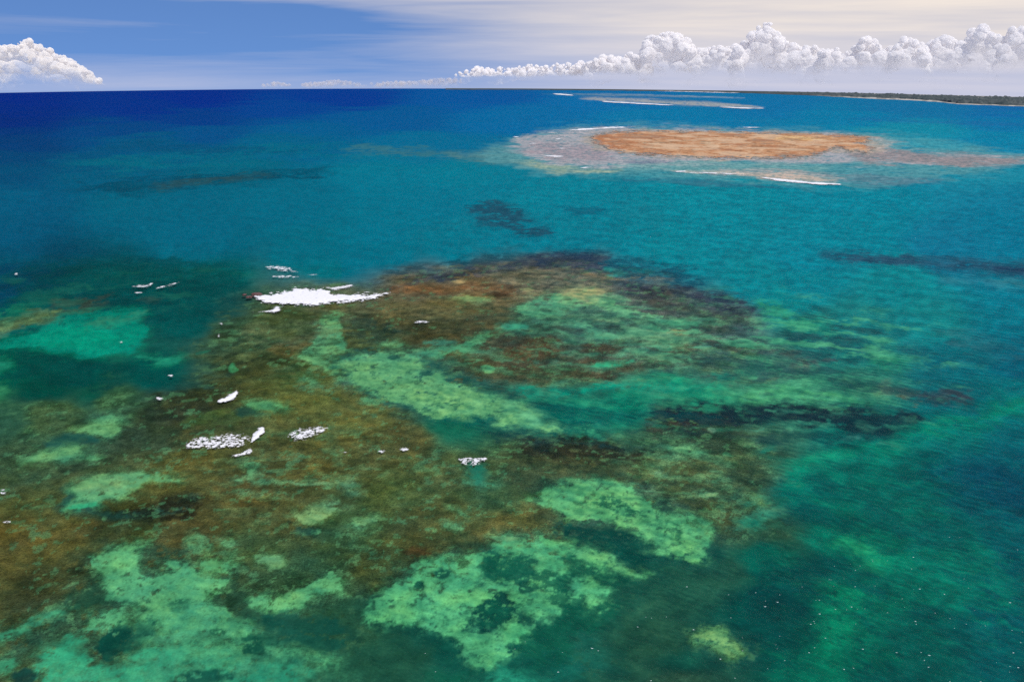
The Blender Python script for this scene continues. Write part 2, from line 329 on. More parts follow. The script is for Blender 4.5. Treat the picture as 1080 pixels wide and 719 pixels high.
# crest sands
patch((132, 150, 90), '474,314 486,311 500,311 512,313 520,317 508,319 490,318', 1.6, 3, .95)
patch((150, 150, 96), '546,304 560,302 566,306 552,308', 2, 3, .8, .1)
patch((96, 158, 108), '545,323 566,314 586,309 606,307 622,305 640,312 652,318 672,326 690,333 716,342 735,350 716,350 690,342 664,332 640,326 616,322 600,326 588,334 574,332 560,336 548,332', 2, 5, .95, .1)
patch((152, 152, 104), '584,309 606,303 626,304 642,309 634,318 612,314', 3, 4, .8, .1)
patch((100, 152, 104), '572,342 584,338 600,336 626,346 618,350 596,342', 2, 4, .7, .15)
patch((92, 156, 112), '600,338 616,339 628,346 618,348', 2, 3, .8, .15)
patch((120, 150, 108), '622,337 650,335 656,340 630,341', 2, 3, .7, .2)
patch((84, 158, 118), '614,348 636,350 654,354 658,358 632,358', 2, 3, .85, .15)
patch((110, 160, 112), '650,342 670,344 690,348 712,348 700,352 684,356 664,352', 2, 3, .9, .1)
patch((66, 160, 120), '528,342 548,341 562,346 544,348 530,346', 2, 3, .85, .1)
patch((60, 62, 58), '664,330 690,338 720,348 700,348 672,340', 3, 4, .7, .2)
patch((90, 160, 118), '654,368 672,366 684,370 676,374 662,372', 2, 3, .8, .15)
patch((66, 158, 118), '690,364 708,363 706,368 692,368', 2, 3, .7, .15)
patch((48, 160, 112), '624,385 640,381 660,379 672,380 656,386 640,389 628,388', 2, 3, .95, .05)
patch((70, 130, 100), '560,380 590,377 615,376 590,381 564,384', 2, 3, .7, .3)
# reef browns in the middle
patch((90, 62, 42), '524,362 548,356 572,358 590,366 590,378 560,380 536,378', 5, 8, .8, .25)
patch((86, 58, 40), '616,366 650,362 662,368 660,376 632,378', 4, 7, .8, .25)
patch((70, 62, 42), '450,378 500,372 540,382 560,398 520,404 480,402 456,392', 6, 8, .7, .3)
patch((70, 68, 48), '536,392 580,388 620,392 628,400 580,404 545,402', 5, 7, .7, .25)
patch((96, 160, 100), '507,386 516,384 522,388 516,394 508,392', 2, 3, .85, .1)
# the long sand band
patch((10, 84, 74), '352,372 400,366 450,372 490,392 520,402 580,420 640,450 640,470 560,460 480,446 430,442 400,420 356,400', 8, 5, .8, .15)
patch(SG, '353,382 366,374 384,371 404,373 424,370 440,374 444,384 438,392 452,394 468,392 472,404 486,406 500,412 516,416 534,420 548,424 562,436 574,440 592,448 590,452 572,456 552,450 532,446 520,440 506,440 496,442 486,436 470,436 458,442 444,438 428,430 414,424 412,418 398,416 388,412 372,404 360,398 364,390', 1.8, 6, .97, .16, .8)
patch((96, 164, 112), '530,424 550,422 566,436 590,448 574,454 548,446', 3, 5, .8, .25, .7)
patch((20, 66, 62), '404,375 416,374 424,377 412,380', 2, 3, .8)
patch((18, 70, 66), '440,394 450,391 462,394 452,398', 2, 3, .7)
patch((84, 156, 104), '478,366 492,360 504,354 522,346 520,354 508,362 496,372 484,374', 1.8, 4, .9, .1)
patch((78, 150, 104), '430,372 450,368 470,362 480,364 470,372 450,378 436,378', 2, 4, .8, .2)
patch((100, 154, 100), '400,362 420,358 428,364 412,368', 1.8, 3, .8, .2)
patch((60, 140, 110), '440,360 470,358 490,362 460,366', 2, 3, .6, .25)
patch((100, 148, 92), '378,418 392,420 402,428 396,430 384,424', 1.5, 2, .8, .1)
# turquoise arc
patch((12, 140, 108), '540,410 560,407 590,409 620,406 644,402 660,396 680,392 706,394 730,396 760,392 790,398 740,412 700,414 660,412 630,416 600,418 560,416 545,416', 3, 4, .95, .12)
patch((40, 156, 108), '664,396 690,393 712,396 740,402 730,412 700,408 676,402', 4, 5, .7, .25, .7)
patch((60, 150, 104), '605,450 618,448 632,456 640,463 626,462 608,458', 2, 4, .9, .15)
patch((44, 36, 28), '536,468 560,466 600,462 640,472 680,478 690,484 650,490 600,486 560,484 540,478', 5, 8, .9, .3)
patch((14, 56, 58), '510,452 560,456 610,468 650,468 690,474 650,474 600,466 550,468 516,462', 5, 6, .7, .25)
patch((60, 46, 42), '690,430 720,432 730,450 700,462 680,454', 5, 8, .7, .3)
patch((100, 158, 104), '696,472 712,469 732,470 746,474 732,480 712,478', 1.8, 4, .9, .12)
patch((60, 130, 88), '756,478 768,476 774,482 762,484', 2, 3, .6, .2)
patch((20, 92, 84), '590,425 650,430 700,440 660,452 620,446 590,438', 10, 6, .5, .1)
# right-hand weed and sand
patch((52, 148, 108), '790,316 806,314 830,326 850,336 866,342 850,346 836,344 820,338 800,330', 3, 6, .85, .3)
patch((104, 152, 108), '700,336 730,333 758,335 770,340 750,344 716,342', 2.5, 5, .85, .2)
patch((96, 150, 108), '784,336 800,333 808,337 796,341', 2, 4, .8, .15)
patch((140, 144, 96), '700,350 722,347 736,350 720,354 704,354', 1.8, 3, .8, .15)
patch((92, 84, 64), '690,352 720,352 752,358 790,366 810,372 780,374 740,366 700,360', 4, 6, .7, .25)
patch((84, 70, 66), '780,362 820,364 850,372 836,376 800,374', 4, 6, .6, .3)
patch((48, 72, 72), '720,370 770,372 790,378 750,382 724,378', 4, 6, .6, .3)
patch((84, 152, 116), '726,366 746,363 752,366 736,368', 1.5, 2, .8)
patch((70, 66, 66), '700,388 740,392 780,398 820,398 800,406 760,404 720,398', 4, 6, .7, .3)
patch((90, 74, 72), '832,380 864,376 884,374 878,380 856,388 836,388', 4, 6, .7, .25)
patch((34, 74, 84), '830,350 880,352 920,362 960,366 980,380 930,376 880,370 840,366', 8, 8, .6, .35)
patch((56, 92, 96), '990,350 1060,364 1090,376 1040,372 1000,362', 8, 8, .5, .35)
patch((40, 136, 96), '920,372 950,376 966,384 948,390 926,384', 5, 6, .7, .3)
patch((60, 146, 100), '744,376 780,378 812,382 836,394 810,398 776,390 750,384', 5, 7, .6, .35)
patch((70, 150, 98), '746,410 770,412 800,408 830,406 870,412 900,420 920,434 890,430 850,424 820,424 790,424 766,420', 4, 7, .8, .35)
patch((84, 146, 102), '880,396 910,404 940,414 930,418 900,410', 5, 6, .6, .35)
patch((116, 100, 76), '920,402 950,410 978,418 966,422 936,414', 4, 6, .6, .25)
patch((60, 56, 66), '960,408 1000,412 1028,420 1020,428 990,426 964,418', 5, 7, .85, .3)
patch((24, 34, 46), '690,430 740,424 780,426 830,424 870,430 920,432 960,434 978,442 966,452 940,456 900,454 860,448 820,446 770,450 730,452 700,446', 5, 7, .96, .1)
patch((62, 44, 40), '710,436 740,436 770,438 772,446 740,452 708,450', 5, 8, .7, .3)
patch((26, 64, 66), '880,436 930,434 980,442 960,456 930,466 900,470 870,468 900,456', 6, 6, .7, .25)
patch((76, 144, 108), '822,448 836,446 834,452 848,456 838,460 826,456', 2.5, 5, .85, .2)
patch((70, 132, 104), '900,442 914,444 924,452 916,456 904,450', 3, 4, .6, .3)
patch((60, 128, 112), '884,462 902,458 910,462 892,466', 3, 4, .6, .2)
patch((140, 150, 108), '744,452 750,450 758,454 752,458', 1.5, 2, .8)
patch((30, 130, 100), '796,478 806,472 820,468 808,480', 3, 4, .7, .2)
# right green lagoon floor
patch((10, 128, 96), '820,498 826,484 850,480 880,476 910,470 936,464 960,452 990,446 1020,440 1060,424 1120,410 1120,430 1070,438 1030,448 990,454 970,462 940,472 906,484 880,490 850,494 840,510 828,512', 7, 7, .85, .25)
patch((30, 140, 100), '824,490 850,482 880,478 900,478 880,486 850,490', 6, 5, .5, .2)
patch((6, 128, 100), '1030,432 1060,420 1100,414 1090,428 1050,436', 8, 6, .6, .2)
patch((6, 92, 78), '850,500 900,490 950,480 990,476 980,500 920,520 870,520', 12, 6, .4, .1)
patch((4, 66, 84), '960,500 1010,474 1060,480 1100,500 1100,550 1040,540 1000,520', 16, 8, .6, .25)
patch((60, 146, 108), '783,520 794,516 806,524 812,534 826,532 818,540 804,552 784,555 766,556 780,550 798,546 800,536 790,530', 3, 6, .7, .25)
patch((104, 140, 92), '785,516 800,522 810,534 800,534 790,526', 2, 4, .7, .25)
patch((20, 120, 92), '768,550 790,546 810,552 790,558', 4, 4, .6, .2)
patch((34, 142, 92), '884,562 900,560 920,568 946,578 940,592 926,602 914,598 902,582 890,574', 5, 6, .85, .2)
patch((10, 112, 84), '900,555 940,562 970,580 960,600 930,605', 10, 8, .6, .3)
patch((10, 124, 86), '866,625 888,614 910,620 920,636 904,652 898,676 884,698 866,700 856,690 862,668 868,648', 6, 6, .9, .15)
patch((8, 106, 78), '905,640 940,620 960,640 930,672 940,705 910,712 890,700', 10, 8, .6, .35)
patch((8, 108, 84), '1020,570 1050,590 1090,620 1090,660 1060,640 1030,610 1010,590', 10, 8, .55, .3)
patch((8, 104, 96), '1030,530 1060,535 1080,560 1060,570 1040,555', 10, 6, .5, .2)
patch((8, 108, 80), '840,719 850,706 880,708 900,719 880,760 840,760', 8, 6, .7, .2)
patch((6, 56, 58), '800,600 850,590 870,610 860,650 850,690 820,719 780,700 780,640', 14, 8, .5, .2)
patch((110, 160, 96), '734,672 746,660 760,664 776,674 788,690 776,698 766,692 750,680', 2.5, 5, .9, .15)
# lower centre sand (upper of two)
patch((12, 76, 66), '556,520 600,506 650,500 700,520 760,556 770,576 740,596 680,596 640,588 600,570 580,546', 10, 5, .6, .1)
patch((96, 168, 104), '563,519 578,511 600,509 626,507 646,508 664,514 676,526 690,534 700,540 716,540 736,546 750,554 754,558 748,566 744,578 748,588 730,590 706,584 684,580 680,570 676,562 660,556 646,554 630,548 618,550 608,552 596,546 586,540 576,532', 1.6, 5, .97, .1)
patch((26, 90, 64), '628,520 644,522 660,528 674,534 684,544 676,550 658,546 644,540 632,530', 2, 5, .85, .5, .5)
patch((30, 96, 68), '700,548 716,550 724,566 712,572 704,560', 2.5, 5, .7, .45, .5)
patch((64, 96, 60), '722,544 740,548 748,558 730,556', 2.5, 4, .7, .35, .5)
patch((14, 66, 56), '584,550 600,552 620,556 646,556 660,560 680,566 682,576 700,584 690,596 660,596 630,588 606,574 590,562', 3.5, 6, .9, .25, .6)
patch((130, 168, 110), '744,520 760,518 756,524 742,524', 2, 3, .6, .2)
patch((120, 150, 100), '700,524 730,522 756,518 740,526 712,528', 1.5, 3, .6, .4)
patch((110, 150, 110), '690,496 704,498 716,503 704,504 692,500', 1.6, 3, .7, .3)
patch((110, 140, 96), '680,514 696,510 700,516 688,517', 1.6, 3, .6, .3)
# lower centre sand (lower)
patch((14, 72, 60), '376,640 392,620 420,590 470,580 540,560 620,560 680,592 700,600 680,640 640,670 600,690 560,719 520,719 480,700 440,680 390,662', 12, 6, .55, .1)
patch((88, 168, 108), '384,641 398,631 410,618 424,606 436,596 452,592 472,588 488,586 508,582 524,576 534,566 548,565 562,570 578,572 592,586 608,602 626,612 640,624 642,634 632,650 620,644 606,636 594,644 580,654 566,660 552,672 546,688 538,700 520,706 502,704 490,694 482,680 472,668 456,664 436,660 416,658 398,658 388,652', 1.8, 6, .96, .12)
patch((88, 168, 104), '566,566 574,564 590,572 612,584 628,596 640,606 650,614 636,616 616,606 598,596 582,584', 1.8, 5, .95, .1)
patch((92, 164, 104), '590,568 604,574 618,578 636,584 648,594 664,600 690,608 670,612 650,608 632,598 612,586', 1.8, 5, .95, .12)
patch((18, 80, 62), '586,576 602,584 620,594 640,604 664,612 676,616 652,612 630,604 608,592', 1.6, 3, .8, .15, .6)
patch((20, 74, 60), '456,600 468,598 476,602 466,612 456,608', 2, 4, .9, .15, .6)
patch((22, 76, 60), '436,612 446,612 450,620 440,622', 2, 4, .9, .1, .6)
patch((60, 90, 60), '480,588 494,586 496,598 486,600', 2, 4, .75, .3, .6)
patch((18, 82, 66), '510,580 540,584 566,590 566,612 550,620 530,612 508,618 502,626 508,608 518,600', 4, 7, .85, .3, .6)
patch((14, 66, 58), '498,640 510,630 530,626 544,632 542,646 528,660 512,668 496,660 492,648', 3.5, 7, .95, .2, .6)
patch((14, 68, 58), '540,646 556,644 570,652 562,660 546,656', 3, 5, .9, .2, .6)
patch((18, 74, 60), '548,610 562,612 568,622 556,626 546,620', 3, 5, .85, .25, .6)
patch((18, 76, 60), '586,606 604,620 620,634 616,650 600,640 588,622', 4, 6, .8, .3, .6)
patch((70, 160, 104), '530,660 546,656 560,664 548,676 536,674', 3, 5, .6, .3)
patch((46, 150, 112), '520,700 540,708 560,710 575,719 540,760 510,760 510,716', 4, 6, .8, .3)
patch((14, 90, 76), '560,690 620,670 660,690 640,719 580,719', 12, 8, .5, .3)
patch((110, 156, 100), '512,563 526,563 540,567 552,565 546,570 530,570 518,567', 1.4, 3, .85, .1)
patch((100, 150, 98), '470,532 482,536 496,546 488,544 476,538', 1.6, 3, .75, .15)
patch((104, 156, 100), '466,552 480,550 492,558 480,560 470,557', 1.8, 3, .85, .15)
patch((100, 146, 92), '446,556 458,556 460,562 450,562', 1.8, 3, .6, .3)
patch((76, 50, 32), '420,580 440,576 462,584 450,588 424,588', 4, 6, .7, .25)
patch((18, 118, 92), '492,484 516,488 512,502 506,512 494,508', 5, 4, .8, .15)
patch((70, 140, 100), '486,508 500,506 524,510 520,516 500,514', 2.5, 4, .7, .35)
for q_ in ('590,584 612,592 640,606 660,616 640,618 616,610 598,600', '568,598 590,604 608,618 614,640 598,648 582,632 568,616', '598,640 640,630 664,640 644,658 612,666 590,660', '552,662 600,664 612,690 572,702 545,690',
           '504,586 530,582 556,588 560,604 540,614 516,612', '500,636 520,628 544,634 540,652 520,664 500,656', '470,706 500,712 508,719 490,740 440,740'):
    patch((20, 82, 62), q_, 4, 7, .85, .12, .7)
# lower left sand field
patch((24, 76, 60), '80,590 110,580 160,566 240,600 290,640 320,680 300,719 0,719 0,660 60,640', 14, 8, .6, .15)
patch((96, 168, 108), '91,592 104,588 116,586 122,578 134,574 148,570 160,571 154,580 152,592 150,604 158,610 168,608 172,598 184,593 198,596 214,602 232,604 236,612 228,624 222,632 234,636 242,644 240,652 262,656 270,664 268,674 254,672 244,668 230,664 218,664 206,662 196,672 180,670 166,668 164,656 158,646 142,638 128,632 118,624 110,616 110,608 100,602', 2, 6, .96, .1)
patch((90, 164, 106), '206,590 222,586 232,592 246,584 250,592 248,600 236,604 222,600', 2.2, 5, .85, .15)
patch((70, 156, 108), '-30,668 0,666 24,658 48,650 66,644 72,640 66,648 48,656 24,664 0,680 -30,690', 2.2, 5, .85, .2)
patch((82, 156, 106), '84,648 104,642 126,646 134,656 124,668 106,666 90,660', 3.5, 7, .85, .3, .7)
patch((12, 64, 54), '100,676 120,668 136,658 150,646 160,654 160,666 150,680 134,690 118,704 108,694', 4, 6, .92, .15, .7)
patch((22, 70, 54), '176,634 188,628 198,632 198,644 190,648 182,640', 2.6, 5, .9, .2, .6)
patch((60, 166, 116), '36,690 56,676 80,676 96,690 108,704 122,708 140,694 158,684 176,680 200,678 196,692 170,700 168,719 160,760 20,760 30,719', 4, 7, .92, .2)
patch((60, 156, 110), '160,690 200,676 230,684 250,690 260,704 240,719 240,760 150,760', 5, 8, .8, .4, .7)
patch((74, 150, 104), '150,636 200,640 250,650 300,668 352,690 356,704 320,724 300,760 60,760 50,690 100,704 122,708 150,690', 9, 9, .62, .3, .8)
patch((56, 150, 104), '-40,700 0,694 18,692 20,702 10,712 -40,720', 4, 6, .7, .3)
patch((10, 58, 56), '12,712 24,704 36,704 36,716 30,740 8,740', 5, 5, .8, .2)
patch((96, 164, 104), '258,634 272,628 290,626 306,624 322,620 336,612 342,604 352,606 358,616 352,624 336,626 324,632 318,642 304,646 286,642 268,638', 1.8, 5, .95, .08)
patch((14, 74, 62), '268,646 290,646 320,646 350,640 380,660 376,690 330,690 290,680 276,660', 8, 8, .7, .25)
patch((18, 72, 56), '250,676 268,670 284,672 296,684 280,692 262,688', 4, 6, .85, .2, .7)
patch((18, 74, 56), '214,664 230,664 242,668 232,672 218,670', 3, 5, .75, .2, .7)
patch((84, 156, 104), '282,680 300,684 320,690 340,694 356,700 350,704 326,698 300,696 286,692', 3, 6, .75, .35, .7)
patch((50, 150, 108), '250,700 280,700 310,700 326,708 310,719 290,760 240,760', 5, 8, .75, .4, .7)
patch((12, 66, 58), '186,704 212,704 232,712 226,740 184,740', 5, 7, .8, .25)
patch((36, 60, 42), '216,616 236,620 250,630 246,640 236,636 222,628', 4, 5, .7, .25)
patch((46, 52, 34), '70,600 92,594 96,606 84,614', 4, 6, .7, .25)
patch((24, 66, 50), '70,624 96,612 112,626 140,640 116,640 90,640 60,656', 6, 7, .7, .3)
patch((104, 82, 44), '0,560 40,556 90,552 100,564 60,576 0,590 -40,590', 10, 8, .5, .25)
patch((54, 50, 34), '0,600 50,596 70,616 40,640 0,644', 12, 8, .4, .3)

# ---- the survey grid: bearing x distance, spaced evenly as seen from the air
az_in = np.linspace(-math.radians(36), math.radians(36), 1000)
az_out = np.concatenate([np.linspace(math.radians(36.6), math.radians(60), 40), np.linspace(math.radians(63), math.radians(297), 60), np.linspace(math.radians(300), math.radians(323.4), 40)])
AZ = np.concatenate([az_in, az_out, [az_in[0] + 2 * math.pi]])
dip = np.concatenate([np.linspace(math.radians(80), math.radians(45), 14)[:-1], np.linspace(math.radians(45), math.radians(12), 440)[:-1],
                      np.linspace(math.radians(12), math.radians(2.80), 260)])
tt = np.tan(dip)
RR = (tt - np.sqrt(np.maximum(tt * tt - 2 * H / RE, 0))) * RE
RR = np.concatenate([[0.5], RR, np.linspace(RR[-1] + 60, 8200, 24)])
A2, R2 = np.meshgrid(AZ, RR)
SX, SY = R2 * np.sin(A2), R2 * np.cos(A2)
SURF = np.stack([SX, SY, ground_z(SX, SY)], -1)
px, py = chart(SURF.reshape(-1, 3)); px = px.reshape(A2.shape); py = py.reshape(A2.shape)
front = np.cos(A2) > 0.15
py = np.where(front, py, 900.0); px = np.where(front, np.clip(px, -600, 1700), np.where(np.sin(A2) > 0, 1500, -500))
py = np.clip(py, 90, 1100)
LR = np.log(np.maximum(R2, 30))
KU = 950 / 26.0
nu, nv = A2 * KU, LR * KU
def shape_noise(seed, hs=1.0, o=4): return fbm(nu / hs, nv / hs, o, seed)
# base colours
qx, qy = px.reshape(-1), py.reshape(-1)
col = np.zeros((qx.size, 3))
wob = shape_noise(5, 2.0).reshape(-1) * 14; wob2 = shape_noise(9, 2.0).reshape(-1) * 7
for s in range(0, qx.size, 60000):
    e = slice(s, s + 60000)
    dx = (qx[e] + wob[e])[:, None] - cps[:, 0]; dy = ((qy[e] + wob2[e])[:, None] - cps[:, 1]) * (1.0 + 2.2 * sstep(-qy[e], -240, -120))[:, None] * 1.6
    wgt = 1.0 / (dx * dx + dy * dy + 60.0) ** 2.2
    col[e] = (wgt @ cp_lin) / wgt.sum(1, keepdims=True)
col = col.reshape(A2.shape + (3,))
inframe = (px > -330) & (px < 1410)
for k, (c, f, n, a, holes, hs, pts) in enumerate(PATCH):
    P = smooth_poly(pts, 2)
    pad = 16 + f + 3 * n
    m = (px > P[:, 0].min() - pad) & (px < P[:, 0].max() + pad) & (py > P[:, 1].min() - pad) & (py < P[:, 1].max() + pad) & front
    if not m.any(): continue
    ys = 1.5 if P[:, 1].mean() > 260 else 2.6
    uu, vv_ = nu[m], nv[m]
    size = min(1.0, 0.25 + min(np.ptp(P[:, 0]), np.ptp(P[:, 1]) * 2.4) / 55.0)
    E_ = n * 2.0 * size
    wx = px[m] + fbm(uu * .9 + 40, vv_ * .9, 4, 31 + k, 0.55) * E_ * 1.5
    wy = py[m] + fbm(uu * .9 - 80, vv_ * .9, 5, 57 + k, 0.6) * E_ * 0.7
    s = sdf(wx, wy, P, ys)
    s = s + fbm(uu * 2.6, vv_ * 2.6, 4, 131 + k, 0.66) * n * 1.35 * size
    ff = f * (0.7 + 3.2 * vnoise(uu * .8, vv_ * .8, 71 + k) ** 2) * max(size, .5)
    if lin(c)[1] > .2 and P[:, 1].mean() > 380: ff = ff * 1.7 if size > .62 else f * .8
    al = sstep(s, -ff, ff) * a
    if holes > 0:
        hn = fbm(nu[m] * 2.1 / hs, nv[m] * 2.1 / hs, 4, 91 + k, 0.62)
        al = al * (1 - sstep(hn, 0.34 - holes * 0.75, 0.62 - holes * 0.75) * 0.85)
    if lin(c)[1] > .2 and a > .6 and py[m].mean() > 250:      # clear sand: thin film of weed flecks
        al = al * (1 - 0.42 * sstep(fbm(uu * 4.2, vv_ * 4.2, 4, 203 + k, 0.7), 0.0, 0.5))
    if lin(c)[1] > .2 and a > .6 and P[:, 1].mean() > 300 and size > .5:     # sand thins out into the weed round it
        al = np.maximum(al, .5 * a * sstep(s, -ff - 9, ff) * sstep(fbm(uu * 3.1, vv_ * 3.1, 4, 171 + k, .66), -.25, .25))
    cv = np.array(lin(c))[None] * np.ones((uu.size, 1))
    if lin(c)[1] > .2 and py[m].mean() > 250 and lin(c)[0] > .05:   # sand: yellower where thinly covered by water, greener in the hollows
        tn = fbm(uu * .75, vv_ * .75, 4, 391, .55)[:, None]
        cv = cv * np.exp(tn * np.array([0.50, 0.20, -0.05]))
    col[m] = col[m] * (1 - al[:, None]) + cv * al[:, None]
# thin streaks of sand and weed combed by the current across the east of the reef
def streaks(x0, y0, rx, ry, slope, lx, ly, dark, pale, a, seed):
    q = np.hypot((px - x0) / rx, (py - y0 - slope * (px - x0)) / ry) + fbm(nu * .8, nv * .8, 3, seed + 9) * .5
    w_ = (1 - sstep(q, .45, 1.1)) * front
    n_ = fbm((px + 18 * fbm(nu * 1.2, nv * 1.2, 3, seed + 3)) / lx, (py - slope * (px - x0) + 5 * fbm(nu * 1.5, nv * 1.5, 3, seed + 5)) / ly, 5, seed, .62)
    for c_, al_ in ((dark, sstep(-n_, -.02, .38)), (pale, sstep(n_, .03, .42))):
        z = (al_ * w_ * a)[..., None]; col[:] = col * (1 - z) + np.array(lin(c_)) * z
streaks(830, 375, 200, 62, .10, 80, 7, (36, 72, 72), (80, 160, 112), .75, 1201)
streaks(660, 436, 130, 30, .06, 70, 7, (12, 68, 66), (44, 140, 100), .6, 1471)
streaks(700, 345, 120, 40, .09, 80, 6, (44, 60, 62), (104, 156, 110), .6, 1491)
streaks(620, 372, 170, 48, .03, 46, 7, (58, 58, 46), (88, 148, 104), .55, 1231)
streaks(560, 295, 150, 24, .02, 40, 5, (56, 50, 46), (140, 116, 84), .5, 1261)
streaks(880, 452, 120, 26, .05, 44, 6, (20, 46, 54), (60, 132, 104), .55, 1291)
streaks(960, 580, 180, 130, .35, 60, 16, (4, 66, 68), (12, 122, 92), .5, 1321)
streaks(740, 500, 110, 50, .05, 34, 8, (44, 56, 44), (104, 146, 98), .5, 1351)
streaks(330, 500, 130, 60, -.05, 26, 8, (56, 54, 34), (104, 132, 84), .5, 1381)
streaks(120, 310, 170, 40, -.02, 60, 7, (8, 54, 64), (34, 92, 84), .5, 1411)
streaks(300, 360, 90, 60, -.1, 30, 8, (50, 50, 36), (112, 116, 72), .5, 1441)
# reef-ness: warm or dark ground gets rough weed, pale and blue ground stays smooth
near = sstep(py, 250, 310)
lum = col @ np.array([.25, .65, .1])
warm = np.clip(col[..., 0] / (col[..., 2] + 1e-3), 0, 3)
weed = np.clip(sstep(warm, 0.25, 1.1) * (1 - sstep(lum, 0.14, 0.28)), 0, 1)
# mid-scale mottling of the living bottom
m1 = fbm(nu * 1.1, nv * 1.1, 5, 301, 0.62); m2 = fbm(nu * 3.1, nv * 3.1, 4, 333, 0.6)
mot = (0.34 * m1 + 0.30 * m2) * (0.42 + 0.58 * weed) * (0.25 + 0.75 * near)
col = col * np.exp(mot * 1.05)[..., None]
z = ((px < 360) * (1 - sstep(lum, .06, .14)) * sstep(py, 262, 290) * (1 - sstep(py, 400, 450)) * front)[..., None]
col = col * (1 - z) + col * np.array([1.05, 1.14, 0.84]) * z
# small sand pockets between the coral heads
fk = fbm(nu * 2.6, nv * 2.6, 4, 421, .62) + .5 * fbm(nu * .5, nv * .5, 3, 431)
z = (sstep(fk, .30, .46) * weed * near * front * .46)[..., None]
col = col * (1 - z) + np.array(lin((98, 140, 92))) * z
# dark coral heads
fk = fbm(nu * 3.6, nv * 3.6, 3, 441, .6) + .35 * fbm(nu * .6, nv * .6, 3, 451)
z = (sstep(fk, .16, .40) * weed * near * front * .30)[..., None]
col = col * (1 - z) + np.array(lin((36, 40, 30))) * z
tint = fbm(nu * 0.8, nv * 0.8, 3, 411)
col[..., 0] *= np.exp((0.14 * tint - 0.08) * weed); col[..., 1] *= np.exp(0.07 * weed); col[..., 2] *= np.exp((0.10 - 0.2 * tint) * weed)
lift = (weed * sstep(py, 330, 430) * front * (px < 820))[..., None]
col = col * np.exp(lift * np.log(np.array([1.18, 1.20, 1.10])))
KBED = 1.25
col = np.clip(col * KBED - np.array([0.004, 0.004, 0.008]), 0.0008, 0.9)
# depth: shoals under the reef, deeper over the open water; thins out only with distance from the survey
dep = 0.5 + 1.3 * (1 - sstep(lum, 0.02, 0.25)) * (1 - 0.6 * weed)
for _ in range(6):
    dep = (dep + np.roll(dep, 1, 1) + np.roll(dep, -1, 1)) / 3; dep[1:-1] = (dep[:-2] + dep[1:-1] + dep[2:]) / 3
dep = np.where(R2 < 1500, dep, np.maximum(dep * 1500 / np.maximum(R2, 1), 0.35))
# where the line of sight through the surface meets the bottom
down = (H - SURF[..., 2]) / np.maximum(R2, 1)
slide = np.minimum(dep / np.maximum(down, 0.05), 12.0) * sstep(R2, 5, 60) * (R2 < 4800)
RB2 = R2 + slide
BX, BY = RB2 * np.sin(A2), RB2 * np.cos(A2)
rough = fbm(BX / 3.0, BY / 3.0, 3, 77) * 0.12 * weed
BED = np.stack([BX, BY, ground_z(BX, BY) - dep + rough], -1)
bed_me = grid_mesh('seabed', BED)
at = bed_me.color_attributes.new('bed_colour', 'FLOAT_COLOR', 'POINT')
at.data.foreach_set('color', np.concatenate([col, weed[..., None]], -1).reshape(-1).astype(np.float32))

m, t = new_mat('seabed_sand_and_weed')
vc = N(t, 'ShaderNodeVertexColor', layer_name='bed_colour')
geo = N(t, 'ShaderNodeNewGeometry')
n1 = noise_node(t, geo.outputs['Position'], 1.7, 5, 0.75)
n2 = noise_node(t, geo.outputs['Position'], 0.2, 5, 0.62, 0.3)
weedv = vc.outputs['Alpha']
amp = math_node(t, 'MULTIPLY_ADD', weedv, 1.0, 0.5)
g1 = math_node(t, 'MULTIPLY_ADD', math_node(t, 'MULTIPLY', math_node(t, 'SUBTRACT', n1, 0.5), amp), 1.8, 1.0)
g2 = math_node(t, 'MULTIPLY_ADD', math_node(t, 'MULTIPLY', math_node(t, 'SUBTRACT', n2, 0.5), amp), 1.0, 1.0)
g = math_node(t, 'MAXIMUM', math_node(t, 'MULTIPLY', g1, g2), 0.15)
cc = N(t, 'ShaderNodeVectorMath', operation='SCALE'); t.links.new(vc.outputs['Color'], cc.inputs[0]); t.links.new(g, cc.inputs['Scale'])
bb = N(t, 'ShaderNodeBump'); bb.inputs['Distance'].default_value = 0.8
t.links.new(math_node(t, 'MULTIPLY_ADD', n2, 2.5, n1), bb.inputs['Height']); t.links.new(math_node(t, 'MULTIPLY_ADD', weedv, .75, .15), bb.inputs['Strength'])
df = N(t, 'ShaderNodeBsdfDiffuse'); t.links.new(cc.outputs[0], df.inputs[0]); t.links.new(bb.outputs[0], df.inputs['Normal'])
out = N(t, 'ShaderNodeOutputMaterial'); t.links.new(df.outputs[0], out.inputs[0])
link('seabed', bed_me, m, kind='structure')

# ------------------------------------------------------------------ the water
wm, t = new_mat('sea_water')
geo = N(t, 'ShaderNodeNewGeometry')
mp = N(t, 'ShaderNodeMapping'); t.links.new(geo.outputs['Position'], mp.inputs[0])
mp.vector_type = 'TEXTURE'; mp.inputs['Rotation'].default_value = (0, 0, math.radians(-30)); mp.inputs['Scale'].default_value = (1.7, 0.85, 1.0)
w1 = noise_node(t, mp.outputs[0], 0.40, 4, 0.66, 0.3)
wm_ = noise_node(t, mp.outputs[0], 0.17, 3, 0.55, 0.5)
w2 = noise_node(t, mp.outputs[0], 0.06, 3, 0.55, 0.5)
w3 = noise_node(t, geo.outputs['Position'], 0.006, 2, 0.5)
sepx = N(t, 'ShaderNodeSeparateXYZ'); t.links.new(geo.outputs['Position'], sepx.inputs[0])
wind = map_range(t, math_node(t, 'MULTIPLY_ADD', math_node(t, 'SUBTRACT', w3, 0.5), 260.0, sepx.outputs[0]), -90.0, 150.0, 0.30, 1.0)   # the lee of the reef on the west side is calmer
hsum = math_node(t, 'MULTIPLY_ADD', w2, 2.4, math_node(t, 'MULTIPLY_ADD', wm_, 1.6, w1))
